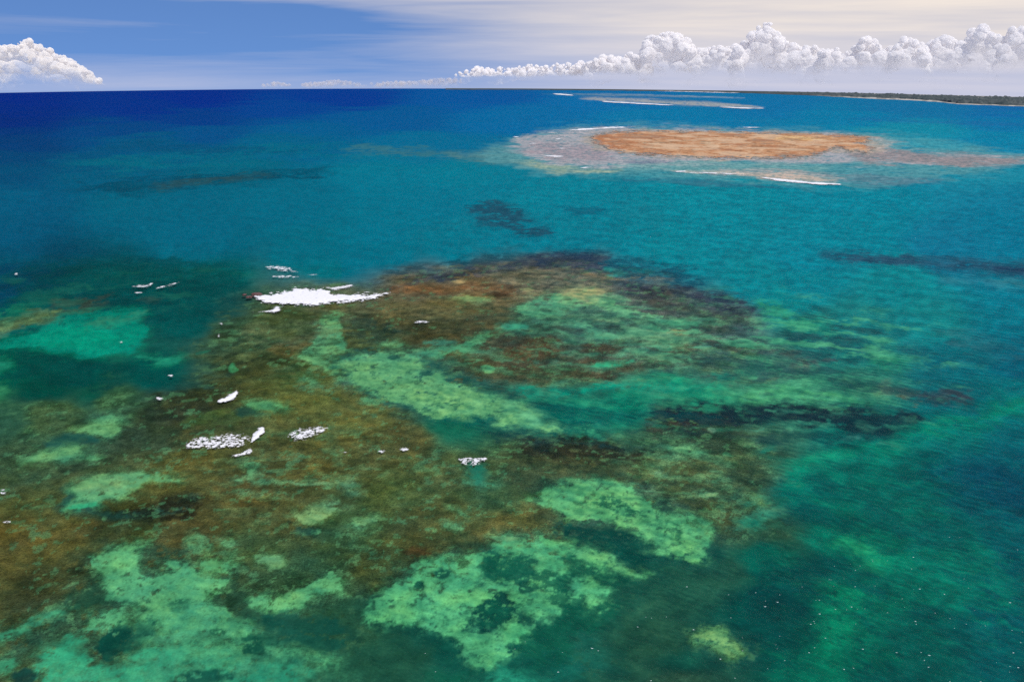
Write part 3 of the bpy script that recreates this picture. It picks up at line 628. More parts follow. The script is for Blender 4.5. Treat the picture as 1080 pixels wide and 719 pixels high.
bp = N(t, 'ShaderNodeBump'); t.links.new(hsum, bp.inputs['Height']); bp.inputs['Distance'].default_value = 1.2
t.links.new(wind, bp.inputs['Strength'])
fr = N(t, 'ShaderNodeFresnel'); fr.inputs['IOR'].default_value = 1.33; t.links.new(bp.outputs[0], fr.inputs['Normal'])
fac = math_node(t, 'MINIMUM', math_node(t, 'MULTIPLY', fr.outputs[0], math_node(t, 'MULTIPLY', wind, 0.08)), 0.009)
wav = math_node(t, 'MULTIPLY', math_node(t, 'SUBTRACT', math_node(t, 'MULTIPLY_ADD', w2, 0.15, math_node(t, 'MULTIPLY_ADD', wm_, 0.55, w1)), 0.85), wind)
swl = N(t, 'ShaderNodeTexWave', wave_type='BANDS', bands_direction='Y', wave_profile='SIN'); t.links.new(mp.outputs[0], swl.inputs['Vector'])
swl.inputs['Scale'].default_value = 0.0145; swl.inputs['Distortion'].default_value = 9.0; swl.inputs['Detail'].default_value = 2.0; swl.inputs['Detail Scale'].default_value = 0.03
swell = math_node(t, 'MULTIPLY', math_node(t, 'MULTIPLY', math_node(t, 'SUBTRACT', swl.outputs['Fac'], 0.5), wind), 0.05)
thick = math_node(t, 'MULTIPLY_ADD', math_node(t, 'ADD', wav, swell), 6.2, 0.53, clamp=True)
trc = mix_col(t, thick, (0.56, 0.71, 0.76), (1.0, 1.0, 1.0))         # light and dark of the ripples painted into the water's tint
tr = N(t, 'ShaderNodeBsdfTransparent'); t.links.new(trc, tr.inputs[0])
gl = N(t, 'ShaderNodeBsdfGlossy'); gl.inputs['Roughness'].default_value = 0.28; t.links.new(bp.outputs[0], gl.inputs['Normal'])
mx = N(t, 'ShaderNodeMixShader'); t.links.new(fac, mx.inputs[0]); t.links.new(tr.outputs[0], mx.inputs[1]); t.links.new(gl.outputs[0], mx.inputs[2])
dfs = N(t, 'ShaderNodeBsdfDiffuse'); dfs.inputs[0].default_value = (0.22, 0.80, 0.90, 1); t.links.new(bp.outputs[0], dfs.inputs['Normal'])   # pale diffuse layer standing in for most of the sky's reflection
mx2 = N(t, 'ShaderNodeMixShader'); t.links.new(math_node(t, 'MULTIPLY', wind, 0.012), mx2.inputs[0]); t.links.new(mx.outputs[0], mx2.inputs[1]); t.links.new(dfs.outputs[0], mx2.inputs[2])
out = N(t, 'ShaderNodeOutputMaterial'); t.links.new(mx2.outputs[0], out.inputs[0])
ci = np.unique(np.concatenate([np.arange(0, A2.shape[1], 4), [A2.shape[1] - 1]]))
ri = np.unique(np.concatenate([np.arange(0, A2.shape[0], 2), [A2.shape[0] - 1]]))
water_me = grid_mesh('water', SURF[np.ix_(ri, ci)])
link('water', water_me, wm, kind='structure')

# ------------------------------------------------------------------ the exposed reef flat
def raised(name, poly, hgt, step, edge, wander, seed, lump=0.3, ys=2.6, dense_y=1.0, base=-0.35, domew=8.0):
    """a low solid heap on the sea standing over the outline; returns mesh, signed distance, chart x and y"""
    P = smooth_poly(np.array(poly, float), 2)
    x0, x1, y0, y1 = P[:, 0].min() - 6, P[:, 0].max() + 6, P[:, 1].min() - 3, P[:, 1].max() + 3
    xs = np.arange(x0, x1, step); yy = np.arange(y0, y1, step * dense_y)
    X, Y = np.meshgrid(xs, yy)
    G = ground(X, Y)
    r = np.hypot(G[..., 0], G[..., 1]); a = np.arctan2(G[..., 0], G[..., 1])
    u, v = a * KU, np.log(r) * KU
    s = sdf((X + fbm(u * 2.5, v * 2.5, 5, seed + 40, .65) * wander * 1.6).reshape(-1), (Y + fbm(u * 2.5, v * 2.5, 5, seed + 50, .65) * wander * .8).reshape(-1), P, ys).reshape(X.shape) + fbm(u * 5, v * 5, 5, seed, .7) * wander * 1.8
    h = sstep(s, -edge, domew) * hgt + fbm(u * 6, v * 6, 4, seed + 3, .6) * lump * sstep(s, -edge, 2)
    h = np.where(s < -edge, base, base * (1 - sstep(s, -edge, 0)) + h)
    G[..., 2] = G[..., 2] + h
    keep = s > -edge - 2.5
    kf = keep[:-1, :-1] & keep[1:, 1:] & keep[:-1, 1:] & keep[1:, :-1]
    me = grid_mesh(name, G[::-1], kf[::-1])
    return me, s[::-1], X[::-1], Y[::-1], u[::-1], v[::-1]
ISL = [(626, 143.7), (634, 141), (650, 139.8), (668, 139), (702, 138.7), (750, 139.4), (800, 140.6), (852, 141.8), (890, 143.4), (915, 145), (916, 148), (900, 150), (908, 152.5), (919, 157), (918, 160.5),
       (898, 158), (884, 154.5), (872, 158), (858, 162.5), (842, 165.2), (820, 165.4), (800, 165), (779, 165.7), (740, 165), (702, 163), (676, 161.3), (657, 159.8), (642, 154.5), (628, 150)]
me, s, X, Y, u, v = raised('sandbank', ISL, 0.5, 0.7, 2.0, 4.5, 600, 0.25, 2.6, 0.4, domew=10)
ic = np.array(lin((190, 142, 104)))[None, None] * np.ones(X.shape + (3,))
k1 = fbm(u * 2.2, v * 2.2, 5, 611, .62); k2 = fbm(u * 5, v * 5, 4, 617, .62)
def blend(c, a): 
    global ic
    ic = ic * (1 - a[..., None]) + np.array(lin(c)) * a[..., None]
blend((178, 126, 90), sstep(k1, -0.05, 0.4) * 0.8)
blend((172, 112, 72), (1 - sstep(s, 1, 7)) * sstep(Y, 146, 156) * 0.8)
blend((174, 114, 78), (1 - sstep(np.abs(X - 630), 10, 60)) * 0.7)
blend((228, 192, 126), sstep(k2 + k1, 0.1, 0.5) * (1 - sstep(np.hypot((X - 842) / 45, (Y - 146) / 3.5), .4, 1.2)))
blend((224, 188, 130), (1 - sstep(np.hypot((X - 845) / 34, (Y - 146.5) / 2.2), .4, 1.2)) * .9)
blend((168, 156, 128), sstep(-k1 + .4 * k2, 0.2, 0.5) * (1 - sstep(np.hypot((X - 715) / 60, (Y - 151) / 4), .5, 1.3)) * .8)
blend((208, 164, 124), sstep(k2, 0.2, 0.5) * 0.4)
blend((120, 78, 50), sstep(-k2, 0.22, 0.5) * 0.5)
k4 = fbm(u * 3.4, v * 3.4, 4, 671, .68)
blend((112, 84, 66), sstep(k4, .16, .42) * .55); blend((226, 196, 158), sstep(-k4, .2, .45) * .5)
k3 = fbm(u * .9, v * .9, 4, 641, .55)
blend((214, 190, 158), sstep(k3, 0.02, 0.35) * .5); blend((150, 132, 112), sstep(-k3 + .35 * k2, 0.12, 0.5) * .7); blend((164, 106, 74), sstep(k1 - k3, 0.15, 0.6) * .5)
blend((168, 150, 140), (1 - sstep(s, -1.5, 2.2)) * .8)
ic *= 0.98
at = me.color_attributes.new('sand_colour', 'FLOAT_COLOR', 'POINT')
at.data.foreach_set('color', np.concatenate([ic, np.ones(X.shape + (1,))], -1).reshape(-1).astype(np.float32))
m, t = new_mat('dry_reef_flat')
vc = N(t, 'ShaderNodeVertexColor', layer_name='sand_colour'); geo = N(t, 'ShaderNodeNewGeometry')
nn = noise_node(t, geo.outputs['Position'], 0.35, 6, 0.7)
gg = math_node(t, 'MULTIPLY_ADD', math_node(t, 'SUBTRACT', nn, 0.5), 1.1, 1.0)
cc = N(t, 'ShaderNodeVectorMath', operation='SCALE'); t.links.new(vc.outputs['Color'], cc.inputs[0]); t.links.new(gg, cc.inputs['Scale'])
df = N(t, 'ShaderNodeBsdfDiffuse'); t.links.new(cc.outputs[0], df.inputs[0])
out = N(t, 'ShaderNodeOutputMaterial'); t.links.new(df.outputs[0], out.inputs[0])
link('sandbank', me, m, 'orange brown reef flat lying bare above the water beyond the lagoon', 'sandbank', kind='structure')

# ------------------------------------------------------------------ breaking waves and foam
fm, t = new_mat('white_foam')
geo = N(t, 'ShaderNodeNewGeometry')
fd = N(t, 'ShaderNodeVertexColor', layer_name='foam_cover')
f1 = noise_node(t, geo.outputs['Position'], 1.0, 6, 0.7, 0.8)
sfd = N(t, 'ShaderNodeSeparateColor'); t.links.new(fd.outputs['Color'], sfd.inputs[0])
cov = math_node(t, 'ADD', sfd.outputs[0], math_node(t, 'MULTIPLY', math_node(t, 'SUBTRACT', f1, 0.5), 1.6))
alpha = map_range(t, cov, 0.15, 1.0)
df = N(t, 'ShaderNodeBsdfDiffuse'); df.inputs[0].default_value = (0.86, 0.85, 0.86, 1)
tp = N(t, 'ShaderNodeBsdfTransparent')
mx = N(t, 'ShaderNodeMixShader'); t.links.new(alpha, mx.inputs[0]); t.links.new(tp.outputs[0], mx.inputs[1]); t.links.new(df.outputs[0], mx.inputs[2])
out = N(t, 'ShaderNodeOutputMaterial'); t.links.new(mx.outputs[0], out.inputs[0])
def foam(name, label, cat, pts, cover=1.0, hgt=0.5, wander=2.0, edge=1.2, step=0.8, seed=0, group=None, ys=1.5, dense=0.6, domew=6.0):
    v = [float(q) for q in pts.replace(',', ' ').split()]
    me, s, X, Y, u, vv = raised(name, np.array(v).reshape(-1, 2), hgt, step, edge, wander, 700 + seed, 0.0, ys, dense, -0.05, domew)
    lace = fbm(u * 9, vv * 9, 4, 800 + seed, .65)
    c = sstep(s, -edge * 1.3, edge * 3.6) * (cover + lace * (0.75 + (1.1 - cover) * 1.6))
    at = me.color_attributes.new('foam_cover', 'FLOAT_COLOR', 'POINT')
    cc = np.repeat(np.clip(c, 0, 1)[..., None], 3, -1)
    at.data.foreach_set('color', np.concatenate([cc, np.ones(c.shape + (1,))], -1).reshape(-1).astype(np.float32))
    return link(name, me, fm, label, cat, group)
G1 = 'surf breaking over the near reef'
foam('breaking_wave', 'largest white breaker, a long solid band of surf on the edge of the near reef', 'breaking wave', '267,312 280,310.5 293,309 305,305.7 318,304.3 326,304.4 339,303.4 345,306.5 350,310 362,310.2 373,309.8 385,309.6 397,309.3 408,308 414,308.2 406,311.8 394,315 384,317 363,319.3 350,320 339,322.2 326,322 315,322.4 298,321.6 283,320.4 272,318.5', 1.15, 0.5, 3.4, 1.0, .7, 1, G1)
foam('breaking_wave', 'narrow white crest running just behind the largest breaker', 'breaking wave', '343,302 350,303 358,302 366,300.5 373,299.5 373,302.2 363,304.8 354,306 346,305.6', 1.15, 0.6, 1.2, 0.9, .6, 2, G1)
foam('breaking_wave', 'small curled white wave tailing off to a point in front of the largest breaker', 'breaking wave', '264,329.8 275,328.6 286,327 288.5,323.4 293,322.6 297,324.6 296,328 290,329.8 280,329.6', 1.15, 0.5, 1.2, 0.9, .6, 3, G1)
foam('breaking_wave', 'loose fan of bluish white spray foam out beyond the largest breaker', 'breaking wave', '277,281 286,279.6 296,279.8 304,281.5 310,283.8 316,287 308,287.6 300,286.4 290,284.6 281,283.6', 0.62, 0.25, 1.5, 1.0, .6, 4, G1)
foam('breaking_wave', 'thin low streak of foam between the spray fan and the largest breaker', 'breaking wave', '284,291.4 294,290.4 306,290 317,291 310,293 300,293.2 291,292.6', 0.72, 0.2, 1.2, 0.9, .6, 5, G1)
foam('foam_streak', 'tiny foam wisp right of the spray fan', 'foam', '322,289.6 330,288.8 335,288.4 335,290.2 328,290.6', 0.9, 0.15, .8, .8, .5, 6, G1)
foam('foam_streak', 'longest thin foam line over the dark water left of the breakers', 'foam', '137,301.6 146,300.4 156,300.2 160,297.8 163,298.4 159,302.4 148,303.6 140,303', 0.85, 0.15, 1, .8, .5, 7, G1)
foam('foam_streak', 'slanting string of foam dabs on dark water just seaward of the longest line', 'foam', '164,304 172,301 180,299.6 188,296.8 189,298.4 182,301.6 174,303.4 166,305', 0.62, 0.15, 1, .8, .5, 8, G1)
foam('foam_streak', 'short double foam dab below the longest thin line', 'foam', '141,308.6 145,307 150,308 150,310 144,310.2', 0.85, 0.12, .7, .8, .5, 9, G1)
G2 = 'surf patches on the brown reef top'
foam('breaking_wave', 'solid bright white wedge of surf alone on brown reef', 'breaking wave', '227.4,424 233,420.5 240,416.6 246,413 250,411 251,415 247,420 243.4,422 236,424.6 230,425.4', 1.3, 0.6, 1.2, .8, .6, 10, G2)
foam('foam_patch', 'largest lacy patch of broken foam, full of holes, on the brown reef', 'foam', '193,470 198,465 204,461 212,460.4 222,461 231,459 240,456.4 248,456.4 256,457 262,460 266,462 262,466 256,469.6 247,472.6 237,474 226,473.6 216,473 205,473.4 197,472.6', 0.56, 0.25, 2.2, 1.2, .6, 11, G2, 1.5, .8)
foam('breaking_wave', 'solid bright crest at the tip of the largest lacy patch', 'breaking wave', '264,465 266,458 270,454.6 274,450 279,450 279.6,454.6 274,461 269,465.6 264,468', 1.3, 0.5, 1, .8, .6, 12, G2)
foam('breaking_wave', 'small white tongue of surf just below the largest lacy patch', 'breaking wave', '242,481.4 249,478.8 256,476.4 261,473.6 265,472.4 267,476 260,479.6 252,481.2', 1.0, 0.35, 1.1, .8, .6, 13, G2)
foam('foam_patch', 'leaf shaped lacy foam patch, second of the two on the brown reef', 'foam', '300,458.4 309,454.4 319,451 333,448.4 346,449 347,452 343.5,455 336,458.6 329,461 320,464 313,465.6 306,463.4', 0.58, 0.25, 1.6, 1.0, .6, 14, G2, 1.5, .8)
foam('foam_patch', 'boat shaped lacy foam patch alone beside the dark weed bank', 'foam', '482,485 488,482 494,481.2 504,482.2 513,481.6 514,484 509,487.6 504,490.2 492,490.8 485,488', 0.62, 0.25, 1.2, .9, .5, 15, G2, 1.5, .8)
foam('foam_streak', 'small pale foam dash amid dark weed behind the long sand band', 'foam', '436,339.6 442,338 448,337.8 454,339.4 447,341 440,341.2', 0.85, 0.15, .8, .8, .5, 16, G2)
for k, (x, y, wd, hh, lb) in enumerate([
        (168, 420, 4.5, 2, 'grey white foam dab on dark brown weed seaward of the bright wedge'), (180, 396, 4, 1.6, 'foam dab at the rim of deep green water above the dark brown weed'), (233, 341, 2.6, 1.4, 'upper of two foam dots below the curled wave'),
        (231, 354, 1.8, 2.2, 'lower of two foam dots below the curled wave'), (127, 360.5, 3, 1.2, 'foam dot on the middle of the turquoise pool'), 
        (17, 289, 2.6, 1.4, 'foam dot far out on dark blue water'), (426, 473.5, 6, 2.4, 'thin lacy foam scrap below the sand band'), (402, 476, 5, 1.8, 'faint foam scrap beside the thin lacy one'),
        (363, 477, 5, 1.8, 'faint foam scrap on olive weed near the leaf shaped patch'), (3, 518, 5, 3, 'foam scrap over olive weed next to the oval sand patch'), (8, 550, 6, 1.6, 'faint foam line over orange brown weed'), ]):
    foam('foam_fleck', lb, 'foam', ' '.join('%.2f,%.2f' % (x + wd * math.cos(a) * random.Random(k * 9 + i).uniform(.7, 1.2), y + hh * math.sin(a)) for i, a in enumerate([j * math.pi / 4 for j in range(8)])),
         0.8 if k not in (8, 9, 10, 12) else 0.55, 0.1, .6, .7, .45, 30 + k, 'small foam flecks over the near reef')
G3 = 'surf around the bare reef flat'
for k, (lb, pts, cv) in enumerate([
        ('thin white breaker along the seaward tip of the bare orange flat', '597,137.2 610,136 629,134.8 645,133.8 656,133.4 668,134.6 655,135.2 640,135.8 622,137 605,138.2', .95),
        ('white wave washing the near side of the pale bar', '800,186.6 815,187.8 830,189.4 852,191.4 872,193 888,193.6 889,195.2 870,195 848,193.6 826,191.6 808,189', 1.05),
        ('thin broken surf line along the pale bar itself', '716,182 740,181.2 765,182.4 792,184.4 768,184 742,183', .75),
        ('short foam line on the near side of the shallows left of the pale bar', '707,181 716,180.2 724,179.8 723,181.4 712,182', 1.0),
        ('foam dab at the shallows farthest from the bare flat on its seaward side', '539,144.6 545,144 549,144.6 543,145.6', .9),
        ('foam dab behind the thin seaward breaker', '574,139.8 582,139 590,139.4 582,140.6', .8),
        ('foam dab on the lavender shallows between breaker and flat', '584,147 590,145.6 594,146 588,147.8', .8),
        ('pale foam streak on the outermost lavender shallows', '557,152 563,150.4 568,151.4 560,152.8', .75),
        ('upper of two parallel foam streaks on the lavender shallows', '584,156.8 594,156.2 604,156.2 596,157.4', .8),
        ('lower of two parallel foam streaks on the lavender shallows', '572,164.4 582,164 597,164.6 590,165.8 578,165.6', .85),
        ('foam streak over the olive sand before the flat', '611,177 618,176 626,176.6 618,178', .9),
        ('faint foam line on open water behind the bare flat', '772,134.6 790,133.6 810,134.4 792,135.4', .6)]):
    foam('breaking_wave' if k < 4 else 'foam_streak', lb, 'breaking wave' if k < 4 else 'foam', pts, cv + .3, 0.5 if k < 4 else 0.25, 1.0, .8, .5, 60 + k, G3, 2.6, .5)
G4 = 'surf on the farthest reefs'
for k, (lb, pts, cv) in enumerate([
        ('long white surf line on the nearer of the two far reefs', '632,106.6 645,107.2 660,107.9 690,109.6 711,110.8 711,111.7 690,110.8 660,109 640,108.2', 1.0),
        ('surf line continuing toward the coast at the end of the nearer far reef', '756,112.6 772,113.2 790,113.8 806,114 806,115 785,114.8 765,114', .9),
        ('short surf line on the farther of the two far reefs', '583,98.6 594,99.2 605,100.4 605,101.4 594,100.6 583,99.6', .9),
        ('white surf line under the far coast', '690,95.4 720,95.9 750,96.6 780,97.6 780,98.6 750,97.8 720,97 690,96.2', .8)]):
    foam('breaking_wave', lb, 'breaking wave', pts, cv + .4, 1.0, .5, .5, .5, 80 + k, G4, 3, .3, 2.0)

# rocks awash at the tip of the largest breaker
rm_, t = new_mat('wet_reef_rock')
geo = N(t, 'ShaderNodeNewGeometry')
df = N(t, 'ShaderNodeBsdfPrincipled'); df.inputs['Roughness'].default_value = 0.45
t.links.new(mix_col(t, noise_node(t, geo.outputs['Position'], 1.5, 5, .65), (.035, .018, .016), (.20, .10, .085)), df.inputs['Base Color'])
out = N(t, 'ShaderNodeOutputMaterial'); t.links.new(df.outputs[0], out.inputs[0])
for k, (x, y, sx_, sy_, sz_, lb) in enumerate([(270, 310.6, 2.6, 2.2, .8, 'largest dark red brown rock awash at the tip of the largest breaker'), (263, 313.4, 1.7, 1.5, .55, 'middle sized red brown rock awash just off the tip of the largest breaker'), (258, 311.2, 1.0, 1.1, .4, 'smallest red brown rock awash, farthest from the largest breaker')]):
    bm = bmesh.new(); bmesh.ops.create_icosphere(bm, subdivisions=4, radius=1.0)
    for v_ in bm.verts:
        q = np.array([[v_.co.x, v_.co.y, v_.co.z]]) + k * 7
        f_ = 1 + .45 * float(noise3(q, 0.9, 4)[0]) + .2 * (1 - abs(float(noise3(q + 30, 0.5, 3)[0])) * 4)
        v_.co = (v_.co.x * sx_ * f_, v_.co.y * sy_ * f_, v_.co.z * sz_ * f_)
    me = bpy.data.meshes.new('reef_rock'); bm.to_mesh(me); bm.free()
    o = link('reef_rock', me, rm_, lb, 'rock', 'rocks awash by the largest breaker')
    gp = ground(x, y); o.location = (gp[0], gp[1], gp[2] + .1)

# sun glints on the open water to the right, modelled as low pale crests
rnd = random.Random(11)
def fleck_mesh(seed):
    r = random.Random(seed); bm = bmesh.new(); n = 9; rings = []
    L = r.uniform(.8, 1.4); curv = r.uniform(-.25, .25)
    for i in range(n):
        tt_ = i / (n - 1) * 2 - 1; wd = .16 * (1 - tt_ * tt_) ** .6 * r.uniform(.7, 1.3) + .01
        y0 = curv * tt_ * tt_ + r.uniform(-.05, .05)
        rings.append([bm.verts.new((tt_ * L * .5, y0 + wd * a, b * (1 - tt_ * tt_) * .14 - .02)) for a, b in ((-1, 0), (-.45, .8), (.3, 1), (1, 0))])
    for a, b in zip(rings, rings[1:]):
        for j in range(3): bm.faces.new((a[j], b[j], b[j + 1], a[j + 1]))
    me = bpy.data.meshes.new('glint_fleck'); bm.to_mesh(me); bm.free()
    for p in me.polygons: p.use_smooth = True
    return me
cm, t = new_mat('painted_glint')
df = N(t, 'ShaderNodeBsdfDiffuse'); df.inputs[0].default_value = (0.5, 0.62, 0.6, 1)
out = N(t, 'ShaderNodeOutputMaterial'); t.links.new(df.outputs[0], out.inputs[0])
FM = [fleck_mesh(i) for i in range(6)]
cnt = 0
for q in range(4000):
    if cnt >= 100: break
    x, y = rnd.uniform(430, 1080), rnd.uniform(560, 719)
    dn = math.exp(-((x - 960) / 170) ** 2 - ((y - 650) / 55) ** 2) + .18 * (y > 650)
    if rnd.random() > dn: continue
    gp = ground(x, y)
    o = link('glint_fleck', FM[cnt % 6], cm, 'tiny sun glint modelled as a pale fleck on the deep green water', 'glint_fleck', 'white flecks on the deep green water')
    o.location = (gp[0], gp[1], gp[2] + .02); o.rotation_euler = (0, 0, rnd.uniform(-.6, .3)); sc1 = rnd.choice([.16, .2, .22, .26, .3, .42]); o.scale = (sc1, sc1 * 1.3, sc1)
    cnt += 1

# ------------------------------------------------------------------ the far coast
def ribbon(name, rows):
    return grid_mesh(name, np.array(rows))
cx = np.linspace(470, 1330, 500)
shore_y = np.interp(cx, [470, 560, 640, 700, 780, 850, 905, 930, 960, 990, 1010, 1040, 1080, 1200, 1330], [94.6, 94.9, 95.6, 96.2, 98.0, 100.6, 103.4, 104.6, 105.8, 107.6, 109.8, 110.9, 112.2, 116.5, 121.5])
top_y = np.interp(cx, [470, 560, 640, 780, 860, 920, 1000, 1080, 1200, 1330], [94.4, 94.2, 94.3, 95.9, 97.2, 98.6, 100.6, 102.7, 106.8, 111.4])
jit = fbm(cx / 9.0, cx * 0, 4, 901) * 0.25
G0 = ground(cx, shore_y + jit); r0 = np.hypot(G0[:, 0], G0[:, 1]); a0 = np.arctan2(G0[:, 0], G0[:, 1])
def at_r(r, h):
    X, Y = r * np.sin(a0), r * np.cos(a0); return np.stack([X, Y, ground_z(X, Y) + h], -1)
beach_w = np.interp(cx, [470, 800, 905, 990, 1010, 1330], [2, 3, 60, 60, 14, 14])
ed = ray(cx, top_y); tel = ed[:, 2] / np.hypot(ed[:, 0], ed[:, 1])
back = r0 + np.interp(cx, [470, 800, 1000, 1330], [300, 500, 900, 900])
htop = H + tel * back - ground_z(back * np.sin(a0), back * np.cos(a0))
htop = np.maximum(htop, 2)
rows = [at_r(r0 - 8, -0.6), at_r(r0, 0.2), at_r(r0 + beach_w, 1.2), at_r(r0 + beach_w + 25, 2.0), at_r(back, htop * 0.8), at_r(back + 800, htop * 0.4), at_r(back + 2000, -30 + 0 * a0)]
m, t = new_mat('beach_sand')
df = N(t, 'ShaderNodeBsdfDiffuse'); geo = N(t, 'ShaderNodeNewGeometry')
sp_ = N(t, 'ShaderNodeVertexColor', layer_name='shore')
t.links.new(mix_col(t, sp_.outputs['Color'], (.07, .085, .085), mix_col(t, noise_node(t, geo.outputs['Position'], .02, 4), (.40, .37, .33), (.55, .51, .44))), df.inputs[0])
out = N(t, 'ShaderNodeOutputMaterial'); t.links.new(df.outputs[0], out.inputs[0])
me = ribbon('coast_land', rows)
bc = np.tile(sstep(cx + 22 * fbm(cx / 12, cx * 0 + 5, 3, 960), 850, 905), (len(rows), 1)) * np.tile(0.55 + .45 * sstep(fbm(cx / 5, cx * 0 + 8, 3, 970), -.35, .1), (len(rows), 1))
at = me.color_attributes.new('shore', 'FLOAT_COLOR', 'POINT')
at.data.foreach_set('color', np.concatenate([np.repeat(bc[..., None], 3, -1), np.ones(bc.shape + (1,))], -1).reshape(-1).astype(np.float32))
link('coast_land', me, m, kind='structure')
# woodland behind the beach, a bumpy canopy
nr = 26
rows = []
gapn = fbm(cx / 7.0, cx * 0 + 3, 3, 950)
for i in range(nr):
    f = i / (nr - 1)
    r = r0 + beach_w + 6 + f ** 1.5 * (back - r0 - beach_w)
    hh = 2 + (htop - 2) * f ** 0.9
    cano = (1.5 + 5.5 * sstep(cx, 700, 960)) * np.clip(fbm(cx / 1.6, cx * 0 + i * 1.7, 3, 905) + .55, .05, 1.2) + 3 * fbm(cx / 14, cx * 0 + i * .3, 2, 930)
    edge = sstep(gapn, -0.35, -0.1) if i < 3 else 1.0
    rows.append(at_r(r, np.minimum(hh, htop - 6) * 0.8 + np.maximum(cano, 0) * (0.15 if i == 0 else 1) * edge + (0.2 * hh if i > 3 else 0)))
rows.append(at_r(back + 400, htop * 0.5)); rows.append(at_r(back + 1500, -40 + 0 * a0))
m, t = new_mat('coastal_woodland')
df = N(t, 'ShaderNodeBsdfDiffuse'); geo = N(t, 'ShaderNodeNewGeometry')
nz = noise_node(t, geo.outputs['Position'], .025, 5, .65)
t.links.new(mix_col(t, map_range(t, nz, .35, .65), (.05, .07, .075), (.11, .125, .125)), df.inputs[0])  # blue-grey haze of distance mixed into the woodland's own colour
out = N(t, 'ShaderNodeOutputMaterial'); t.links.new(df.outputs[0], out.inputs[0])
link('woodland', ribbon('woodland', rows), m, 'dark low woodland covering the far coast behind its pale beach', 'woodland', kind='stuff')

# ------------------------------------------------------------------ cumulus clouds beyond the horizon
CD = 13000.0
def vapour(name, col_, thick_):
    m, t = new_mat(name)
    geo = N(t, 'ShaderNodeNewGeometry')
    ht = N(t, 'ShaderNodeVertexColor', layer_name='vapour')
    sep = N(t, 'ShaderNodeSeparateColor'); t.links.new(ht.outputs['Color'], sep.inputs[0])
    nz = noise_node(t, geo.outputs['Position'], 1 / 130.0, 3, 0.5)
    nf = noise_node(t, geo.outputs['Position'], 1 / 320.0, 4, 0.55)
    dens = math_node(t, 'ADD', sep.outputs[0], math_node(t, 'MULTIPLY_ADD', nz, 0.5, math_node(t, 'MULTIPLY_ADD', nf, 1.1, -0.85)))
    al = map_range(t, dens, -0.05, 0.85, 0.0, thick_)                        # thins to loose vapour towards the base and the fringes
    pr = N(t, 'ShaderNodeBsdfDiffuse'); pr.inputs[0].default_value = col_; pr.inputs['Roughness'].default_value = 1.0
    tl = N(t, 'ShaderNodeBsdfTranslucent'); tl.inputs[0].default_value = col_
    m1_ = N(t, 'ShaderNodeMixShader'); m1_.inputs[0].default_value = 0.42; t.links.new(pr.outputs[0], m1_.inputs[1]); t.links.new(tl.outputs[0], m1_.inputs[2])
    tp = N(t, 'ShaderNodeBsdfTransparent')
    mx = N(t, 'ShaderNodeMixShader'); t.links.new(al, mx.inputs[0]); t.links.new(tp.outputs[0], mx.inputs[1]); t.links.new(m1_.outputs[0], mx.inputs[2])
    out = N(t, 'ShaderNodeOutputMaterial'); t.links.new(mx.outputs[0], out.inputs['Surface'])
    return m
clm = vapour('cumulus_vapour', (0.99, 0.97, 0.96, 1), 0.86)
clm_thin = vapour('thin_cloud_vapour', (0.80, 0.78, 0.80, 1), 0.28)
clm_old = vapour('old_cloud_vapour', (0.98, 0.955, 0.93, 1), 0.66)
def sky_point(x, y, D=CD):
    d = ray(x, y); d = d / math.hypot(d[0], d[1]); return np.array([0, 0, H]) + d * D
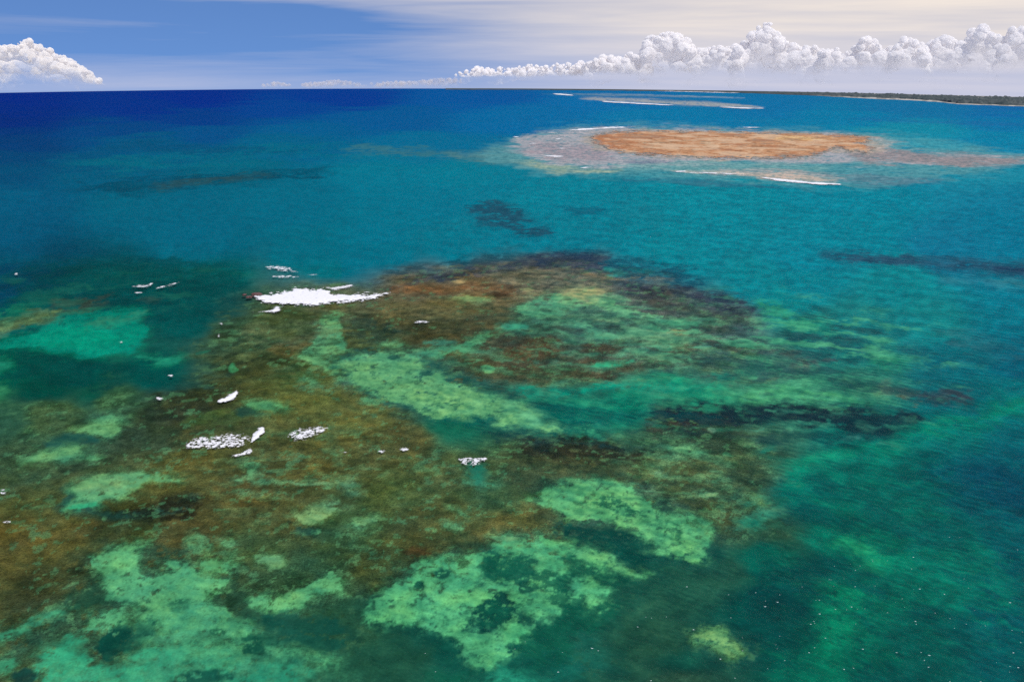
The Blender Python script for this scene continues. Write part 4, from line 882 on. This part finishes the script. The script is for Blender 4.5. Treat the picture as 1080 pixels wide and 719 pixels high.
def cloud(label, tops, base_y, D, seed, rpx=(4, 9), fade=0.5, group='cumulus clouds along the horizon', mat=None):
    """tops: outline of the cloud's head (chart x, y); it is built of billows down to base_y"""
    r = random.Random(seed); bm = bmesh.new(); k = D / FPX
    tx = [p[0] for p in tops]; ty = [p[1] for p in tops]
    x = tx[0]
    while x <= tx[-1]:
        top = float(np.interp(x, tx, ty)); hgt = max(base_y - top, 1)
        y = top
        while y < base_y:
            rad = min(r.uniform(*rpx), max(1.3, hgt * .5)) * (0.62 if y < top + 5 else 1.1)
            c = sky_point(x + r.uniform(-3, 3), y + rad * .85 + r.uniform(-.5, 1.5), D + r.uniform(-12, 12) * k)
            bmesh.ops.create_icosphere(bm, subdivisions=2, radius=rad * k, matrix=Matrix.Translation(Vector(c)) @ Matrix.Diagonal((1, 1, r.uniform(.75, 1.0), 1)))
            y += rad * r.uniform(.8, 1.3)
        x += r.uniform(2.4, 4.6) if rpx[1] > 4 else r.uniform(1.2, 2.2)
    me0 = bpy.data.meshes.new('cumulus_cloud'); bm.to_mesh(me0); bm.free()
    o = link('cumulus_cloud', me0, mat or clm, label, 'cloud', group)
    md = o.modifiers.new('merge', 'REMESH'); md.mode = 'VOXEL'; md.voxel_size = 0.42 * k; md.use_smooth_shade = True
    sm_ = o.modifiers.new('soften', 'SMOOTH'); sm_.factor = 0.5; sm_.iterations = 14 if rpx[1] > 4 else 1
    bpy.context.view_layer.update()
    me = bpy.data.meshes.new_from_object(o.evaluated_get(bpy.context.evaluated_depsgraph_get()))
    o.modifiers.clear(); o.data = me; bpy.data.meshes.remove(me0)
    n = len(me.vertices); co = np.empty(n * 3, np.float32); me.vertices.foreach_get('co', co); co = co.reshape(-1, 3).astype(float)
    no = np.empty(n * 3, np.float32); me.vertices.foreach_get('normal', no); no = no.reshape(-1, 3)
    big = min(1.0, rpx[1] / 8)
    b1 = noise3(co, 8.5 * k * big, 4); b2 = 1 - 2 * np.abs(noise3(co + 900, 4.6 * k * big, 4))
    co = co + no * ((b1 * 4.6 + (b2 - .5) * 0.8) * k * big)[:, None]
    me.vertices.foreach_set('co', co.astype(np.float32).reshape(-1)); me.update()
    X_, Y_ = chart(co)
    hh = np.clip((base_y + 1 - Y_) / np.maximum(base_y - np.interp(X_, tx, ty), 4), 0, 1.2)
    c = np.clip(hh / fade, 0, 1)
    at = me.color_attributes.new('vapour', 'FLOAT_COLOR', 'POINT')
    at.data.foreach_set('color', np.stack([c, c, c, np.ones(n)], -1).reshape(-1).astype(np.float32))
    me.polygons.foreach_set('use_smooth', np.ones(len(me.polygons), bool))
    return o
cloud('lone broad cream cloud in stacked layers over the deep blue sea', [(-70, 50), (-20, 48), (0, 48), (16, 47), (22, 43), (27, 40), (33, 44), (40, 48), (54, 51), (60, 58), (76, 63), (86, 69), (94, 75), (108, 84)], 90, CD, 1, (2.5, 6), .9, mat=clm_old)
cloud('long low tail of small puffs leading off the cumulus bank', [(482, 76), (496, 73), (506, 70), (518, 73), (530, 70), (545, 71), (560, 67), (575, 69), (590, 66), (606, 68), (612, 71)], 81, CD, 2, (1.8, 4.5), .7)
cloud('rounded middle puff next to the tall cauliflower tower', [(604, 72), (612, 67), (625, 63), (640, 58), (652, 60), (664, 56), (676, 60), (686, 66)], 80, CD, 3, (3, 7), .8)
cloud('tall cauliflower tower with the whitest, steepest head', [(672, 58), (680, 44), (688, 36), (700, 33), (712, 34), (722, 40), (728, 48), (738, 52), (750, 50), (766, 48), (780, 50)], 80, CD, 4, (3.2, 8.5), .8)
cloud('pointed cumulus with a thin wisp standing on its top', [(776, 52), (786, 40), (794, 34), (803, 25), (808, 20), (812, 28), (824, 38), (834, 46), (848, 50), (862, 48), (872, 54)], 80, CD * 1.02, 5, (3, 8), .85)
cloud('ragged run of medium cumulus heads before the far coast', [(866, 54), (880, 51), (892, 55), (904, 49), (914, 38), (922, 44), (936, 51), (948, 46), (956, 40), (966, 42), (976, 53)], 78, CD, 6, (3, 8), .9)
cloud('high leaning cumulus heads at the end of the bank above the beach', [(978, 50), (990, 39), (1004, 40), (1016, 47), (1026, 34), (1034, 26), (1042, 34), (1054, 42), (1064, 34), (1076, 29), (1096, 34), (1130, 44), (1180, 60)], 79, CD * 1.02, 7, (3.2, 8.5), .9)
for i, (lb, tp_) in enumerate([('faint low puff farthest out along the sea horizon, nearest the lone cumulus', [(278, 89), (288, 86.5), (298, 87), (306, 89)]), ('flat low bank of tiny puffs midway along the open sea horizon', [(318, 88), (334, 86), (352, 84.5), (366, 86), (384, 88)]),
                               ('faint low puffs leading up to the tail of the cumulus bank', [(394, 88), (412, 86), (430, 85.5), (452, 84), (470, 82), (486, 83)])]):
    cloud(lb, tp_, 92, CD * 1.1, 20 + i, (2.6, 3.4), 1.3, mat=clm_thin)
